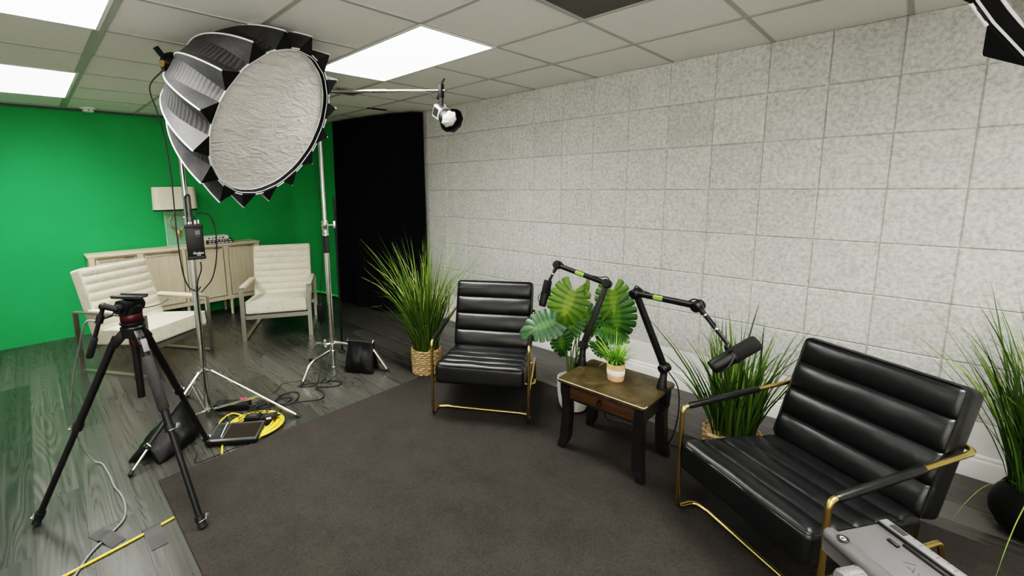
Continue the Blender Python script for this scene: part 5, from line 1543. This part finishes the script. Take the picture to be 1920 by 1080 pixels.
def microphone(label, tail, tip, yoke_from, r=.0315):
    """tail = metal end, tip = foam end"""
    tail, tip, yf = V(tail), V(tip), V(yoke_from)
    d = (tip - tail).normalized(); L_ = (tip - tail).length; mid = tail.lerp(tip, .47)
    t_ = thing('microphone', label, 'microphone', mid, group='black broadcast microphones')
    def W(m_, name, mat, **k): return m_.build(name, mat, t_, world=True, **k)
    m_ = MB(); m_.tube([tail, tail + d * .006, tail + d * .02, tail.lerp(tip, .30), tail.lerp(tip, .50)], [r * .70, r * .86, r * .92, r * .95, r * .95], 28); W(m_, 'body', MT['black_metal'], angle=40)
    m_ = MB(); m_.tube([tail.lerp(tip, .48), tail.lerp(tip, .50), tail.lerp(tip, .94), tip - d * .003, tip], [r * .92, r * 1.0, r * 1.0, r * .93, r * .80], 28); W(m_, 'foam_windscreen', MT['foam_black'], angle=50)
    m_ = MB(); m_.tube([tail.lerp(tip, .445), tail.lerp(tip, .495)], r * 1.06, 28); W(m_, 'ring', MT['black_plastic'])
    s_ = (yf - mid); s_ = (s_ - d * s_.dot(d)).normalized(); ax2 = d.cross(s_)
    m_ = MB(); q = tail.lerp(tip, .47)
    path = [q + ax2 * (r * 1.12), q + ax2 * (r * 1.12) + s_ * (r * .9), q + s_ * (r * 1.45), q - ax2 * (r * 1.12) + s_ * (r * .9), q - ax2 * (r * 1.12)]
    for a, b in zip(path[:-1], path[1:]): m_.obox(a, b, .016, .005, d)
    for s in (-1, 1): m_.cyl(q + ax2 * s * r * .98, q + ax2 * s * (r * 1.35), .009, seg=14)
    m_.tube([q + s_ * r * 1.3, yf], [.010, .0105], 14)
    W(m_, 'yoke', MT['black_metal'], angle=40)
    m_ = MB(); m_.tube(spline([tail.lerp(tip, .12) - s_ * r * .8, tail.lerp(tip, .2) - s_ * r * 1.35 + ax2 * .01, tail.lerp(tip, .34) - s_ * r * 1.2 + ax2 * .02, tail.lerp(tip, .44) - s_ * r * .8 + ax2 * .024], 6), .003, 6); W(m_, 'lead', MT['cable_black'])
    return t_
microphone('black broadcast microphone hanging beside the farther armchair, pointing down', (2.083, -1.052, .768), (2.094, -1.000, .940), (2.098, -.985, .950), .0275)
mm = microphone('large black broadcast microphone with foam windscreen in front of the nearest armchair', (3.226, -1.395, .775), (3.367, -1.280, .900), (3.262, -1.295, .866), .033)
cable('microphone_cable', 'black cable hanging from the left microphone arm behind the side table', [(2.408, -1.035, .57), (2.44, -1.00, .56), (2.475, -.955, .50), (2.50, -.905, .44), (2.49, -.89, .34), (2.47, -.88, .2), (2.46, -.86, .06), (2.48, -.83, .016), (2.56, -.80, .015), (2.66, -.79, .015)], .0035, MT['cable_black'])
cable('microphone_cable', 'black cable hanging from the right microphone arm down to the rug', [(2.905, -1.02, .55), (2.955, -1.0, .47), (2.965, -.985, .36), (2.955, -.985, .22), (2.92, -.98, .10), (2.86, -.93, .02), (2.80, -.90, .015), (2.82, -.86, .015), (2.92, -.83, .015), (3.02, -.83, .015), (3.10, -.88, .015)], .0035, MT['cable_black'])

# ================================================================= GREY CAMERA PLATE in the near foreground
e1 = V((.80, -.60, -.02)).normalized(); n1 = V((.02, -.10, 1)); n1 = (n1 - e1 * n1.dot(e1)).normalized(); e2 = n1.cross(e1)
Pm = frame(e1, e2, n1, (3.742, -2.550, 1.0))
t = thing('camera_plate', 'grey metal mounting plate with ribbed clamp knob cut off by the bottom edge, right foreground', 'camera plate', mat=Pm)
m = MB(); m.box((.14, .044, -.006), (.27, .100, .012), bev=.003); m.build('plate', MT['device_gray'], t, angle=30)
m = MB(); m.tube([(.0, -.004, -.004), (.006, -.004, -.004), (.28, -.004, -.004)], [.009, .0125, .0125], 18); m.box((.14, -.006, -.022), (.28, .012, .03)); m.build('side_tube', MT['device_gray'], t, angle=35)
m = MB(); m.lathe([(.0085, .0), (.0085, .001), (.0072, .001), (.0072, -.004)], 20, Matrix.Translation((.028, -.005, .0083)) ); m.build('bolt_recess', MT['black_rubber'], t)
m = MB(); m.tube([(.0275 + .0035 * math.cos(a), -.005 + .0035 * math.sin(a), .0092) for a in [2 * PI * k / 18 for k in range(18)]], .0010, 6, closed=True); m.build('bolt', MT['chrome'], t)
m = MB(); m.box((.155, .096, .000), (.30, .016, .012), bev=.002); m.build('slotted_rail', MT['device_light'], t, angle=30)
m = MB(); m.box((.155, .0865, .000), (.30, .003, .011)); m.box((.10, .082, -.001), (.10, .010, .009), bev=.002); m.cyl((.135, .083, -.002), (.135, .083, .006), .009, seg=16); m.box((.030, .096, .0062), (.022, .010, .001)); m.box((.24, .082, -.001), (.06, .012, .009), bev=.002)
m.build('rail_slot', MT['black_plastic'], t, angle=30)
m = MB()
for k in range(22): m.box((.05 + .0115 * k, .1005 - .0035 * (k % 2), .0061), (.0008, .004 + .003 * (k % 2), .0004))
m.build('scale_marks', MT['dark_ink'], t, smooth=False)
m = MB(); m.box((.045, .068, .0015), (.016, .006, .004), bev=.001); m.build('stop_pin', MT['black_plastic'], t, angle=30)
m = MB()
for (a, b) in (((.075, .048), (.084, .060)), ((.083, .045), (.093, .045)), ((.088, .052), (.094, .040)), ((.096, .050), (.103, .036)), ((.104, .044), (.112, .030))):
    m.obox((a[0], a[1], .0003), (b[0], b[1], .0003), .0009, .0004)
m.build('scratched_marks', MT['dark_ink'], t, smooth=False)
m = MB(); m.tube([(.070, -.010, -.022), (.070, -.016, -.022), (.070, -.046, -.022), (.070, -.050, -.022)], [.014, .0175, .0175, .015], 28); kb = m.build('clamp_knob', MT['device_light'], t, angle=40)
m = MB()
for k in range(14):
    a = 2 * PI * k / 14; m.obox((.070 + .0174 * math.cos(a), -.018, -.022 + .0174 * math.sin(a)), (.070 + .0174 * math.cos(a), -.044, -.022 + .0174 * math.sin(a)), .0028, .0022, (math.cos(a), 0, math.sin(a)))
m.build('grip_ribs', MT['device_light'], kb, smooth=False)
m = MB(); m.tube([(.070, -.0085, -.022), (.070, -.011, -.022)], .0185, 28); m.build('knob_gap', MT['black_rubber'], kb)
# its column stands on the rug below the frame
fp = Pm @ V((.21, .045, -.012))
m = MB(); m.tube([fp, V((fp.x, fp.y, fp.z - .05)), V((fp.x, fp.y, .03))], [.030, .018, .018], 18); m.lathe([(.0001, .010), (.15, .010), (.15, .022), (.03, .034), (.0001, .034)], 36, axis_c=(fp.x, fp.y, 0)); m.build('column', MT['black_metal'], t, world=True, angle=40)

# ================================================================= CAMERA, WORLD, COLOUR
CAM = V((3.7956, -3.4562, 1.5850))
Rr = V((0.70071394, 0.71328665, -0.01490369)); Dn = V((0.09627705, -0.1152375, -0.98866124)); Fw = V((-0.70691633, 0.69133383, -0.14942165))
cam = bpy.data.cameras.new('camera'); co = bpy.data.objects.new('camera', cam); COL.objects.link(co)
co.matrix_world = frame(Rr, -Dn, -Fw, CAM)
cam.sensor_fit = 'HORIZONTAL'; cam.sensor_width = 36.0
cam.lens = 834.607 / 1920 * 36.0
cam.shift_x = 90.5 / 1920; cam.shift_y = -67.58 / 1920
cam.clip_start = .02; cam.clip_end = 100
bpy.context.scene.camera = co
w_ = bpy.data.worlds.new('room_air'); bpy.context.scene.world = w_; w_.use_nodes = True
w_.node_tree.nodes['Background'].inputs[0].default_value = (.9, .95, 1, 1); w_.node_tree.nodes['Background'].inputs[1].default_value = 0.05
# added fill light out of view behind the camera, aimed up to brighten the ceiling
la = bpy.data.lights.new('ceiling_fill', 'AREA'); la.shape = 'RECTANGLE'; la.size = 1.6; la.size_y = 1.6; la.energy = 60; la.color = (1, .97, .9)
lo = bpy.data.objects.new('ceiling_fill', la); COL.objects.link(lo); lo.location = (5.0, -4.5, 1.1); lo.rotation_euler = (PI, 0, 0)
sc = bpy.context.scene
sc.view_settings.view_transform = 'Filmic'
sc.view_settings.look = 'High Contrast'
sc.view_settings.exposure = 1.15
sc.cycles.max_bounces = 10; sc.cycles.diffuse_bounces = 6; sc.cycles.glossy_bounces = 4; sc.cycles.transmission_bounces = 6
sc.cycles.sample_clamp_indirect = 8; sc.cycles.caustics_reflective = False; sc.cycles.caustics_refractive = False
sc.cycles.use_denoising = True
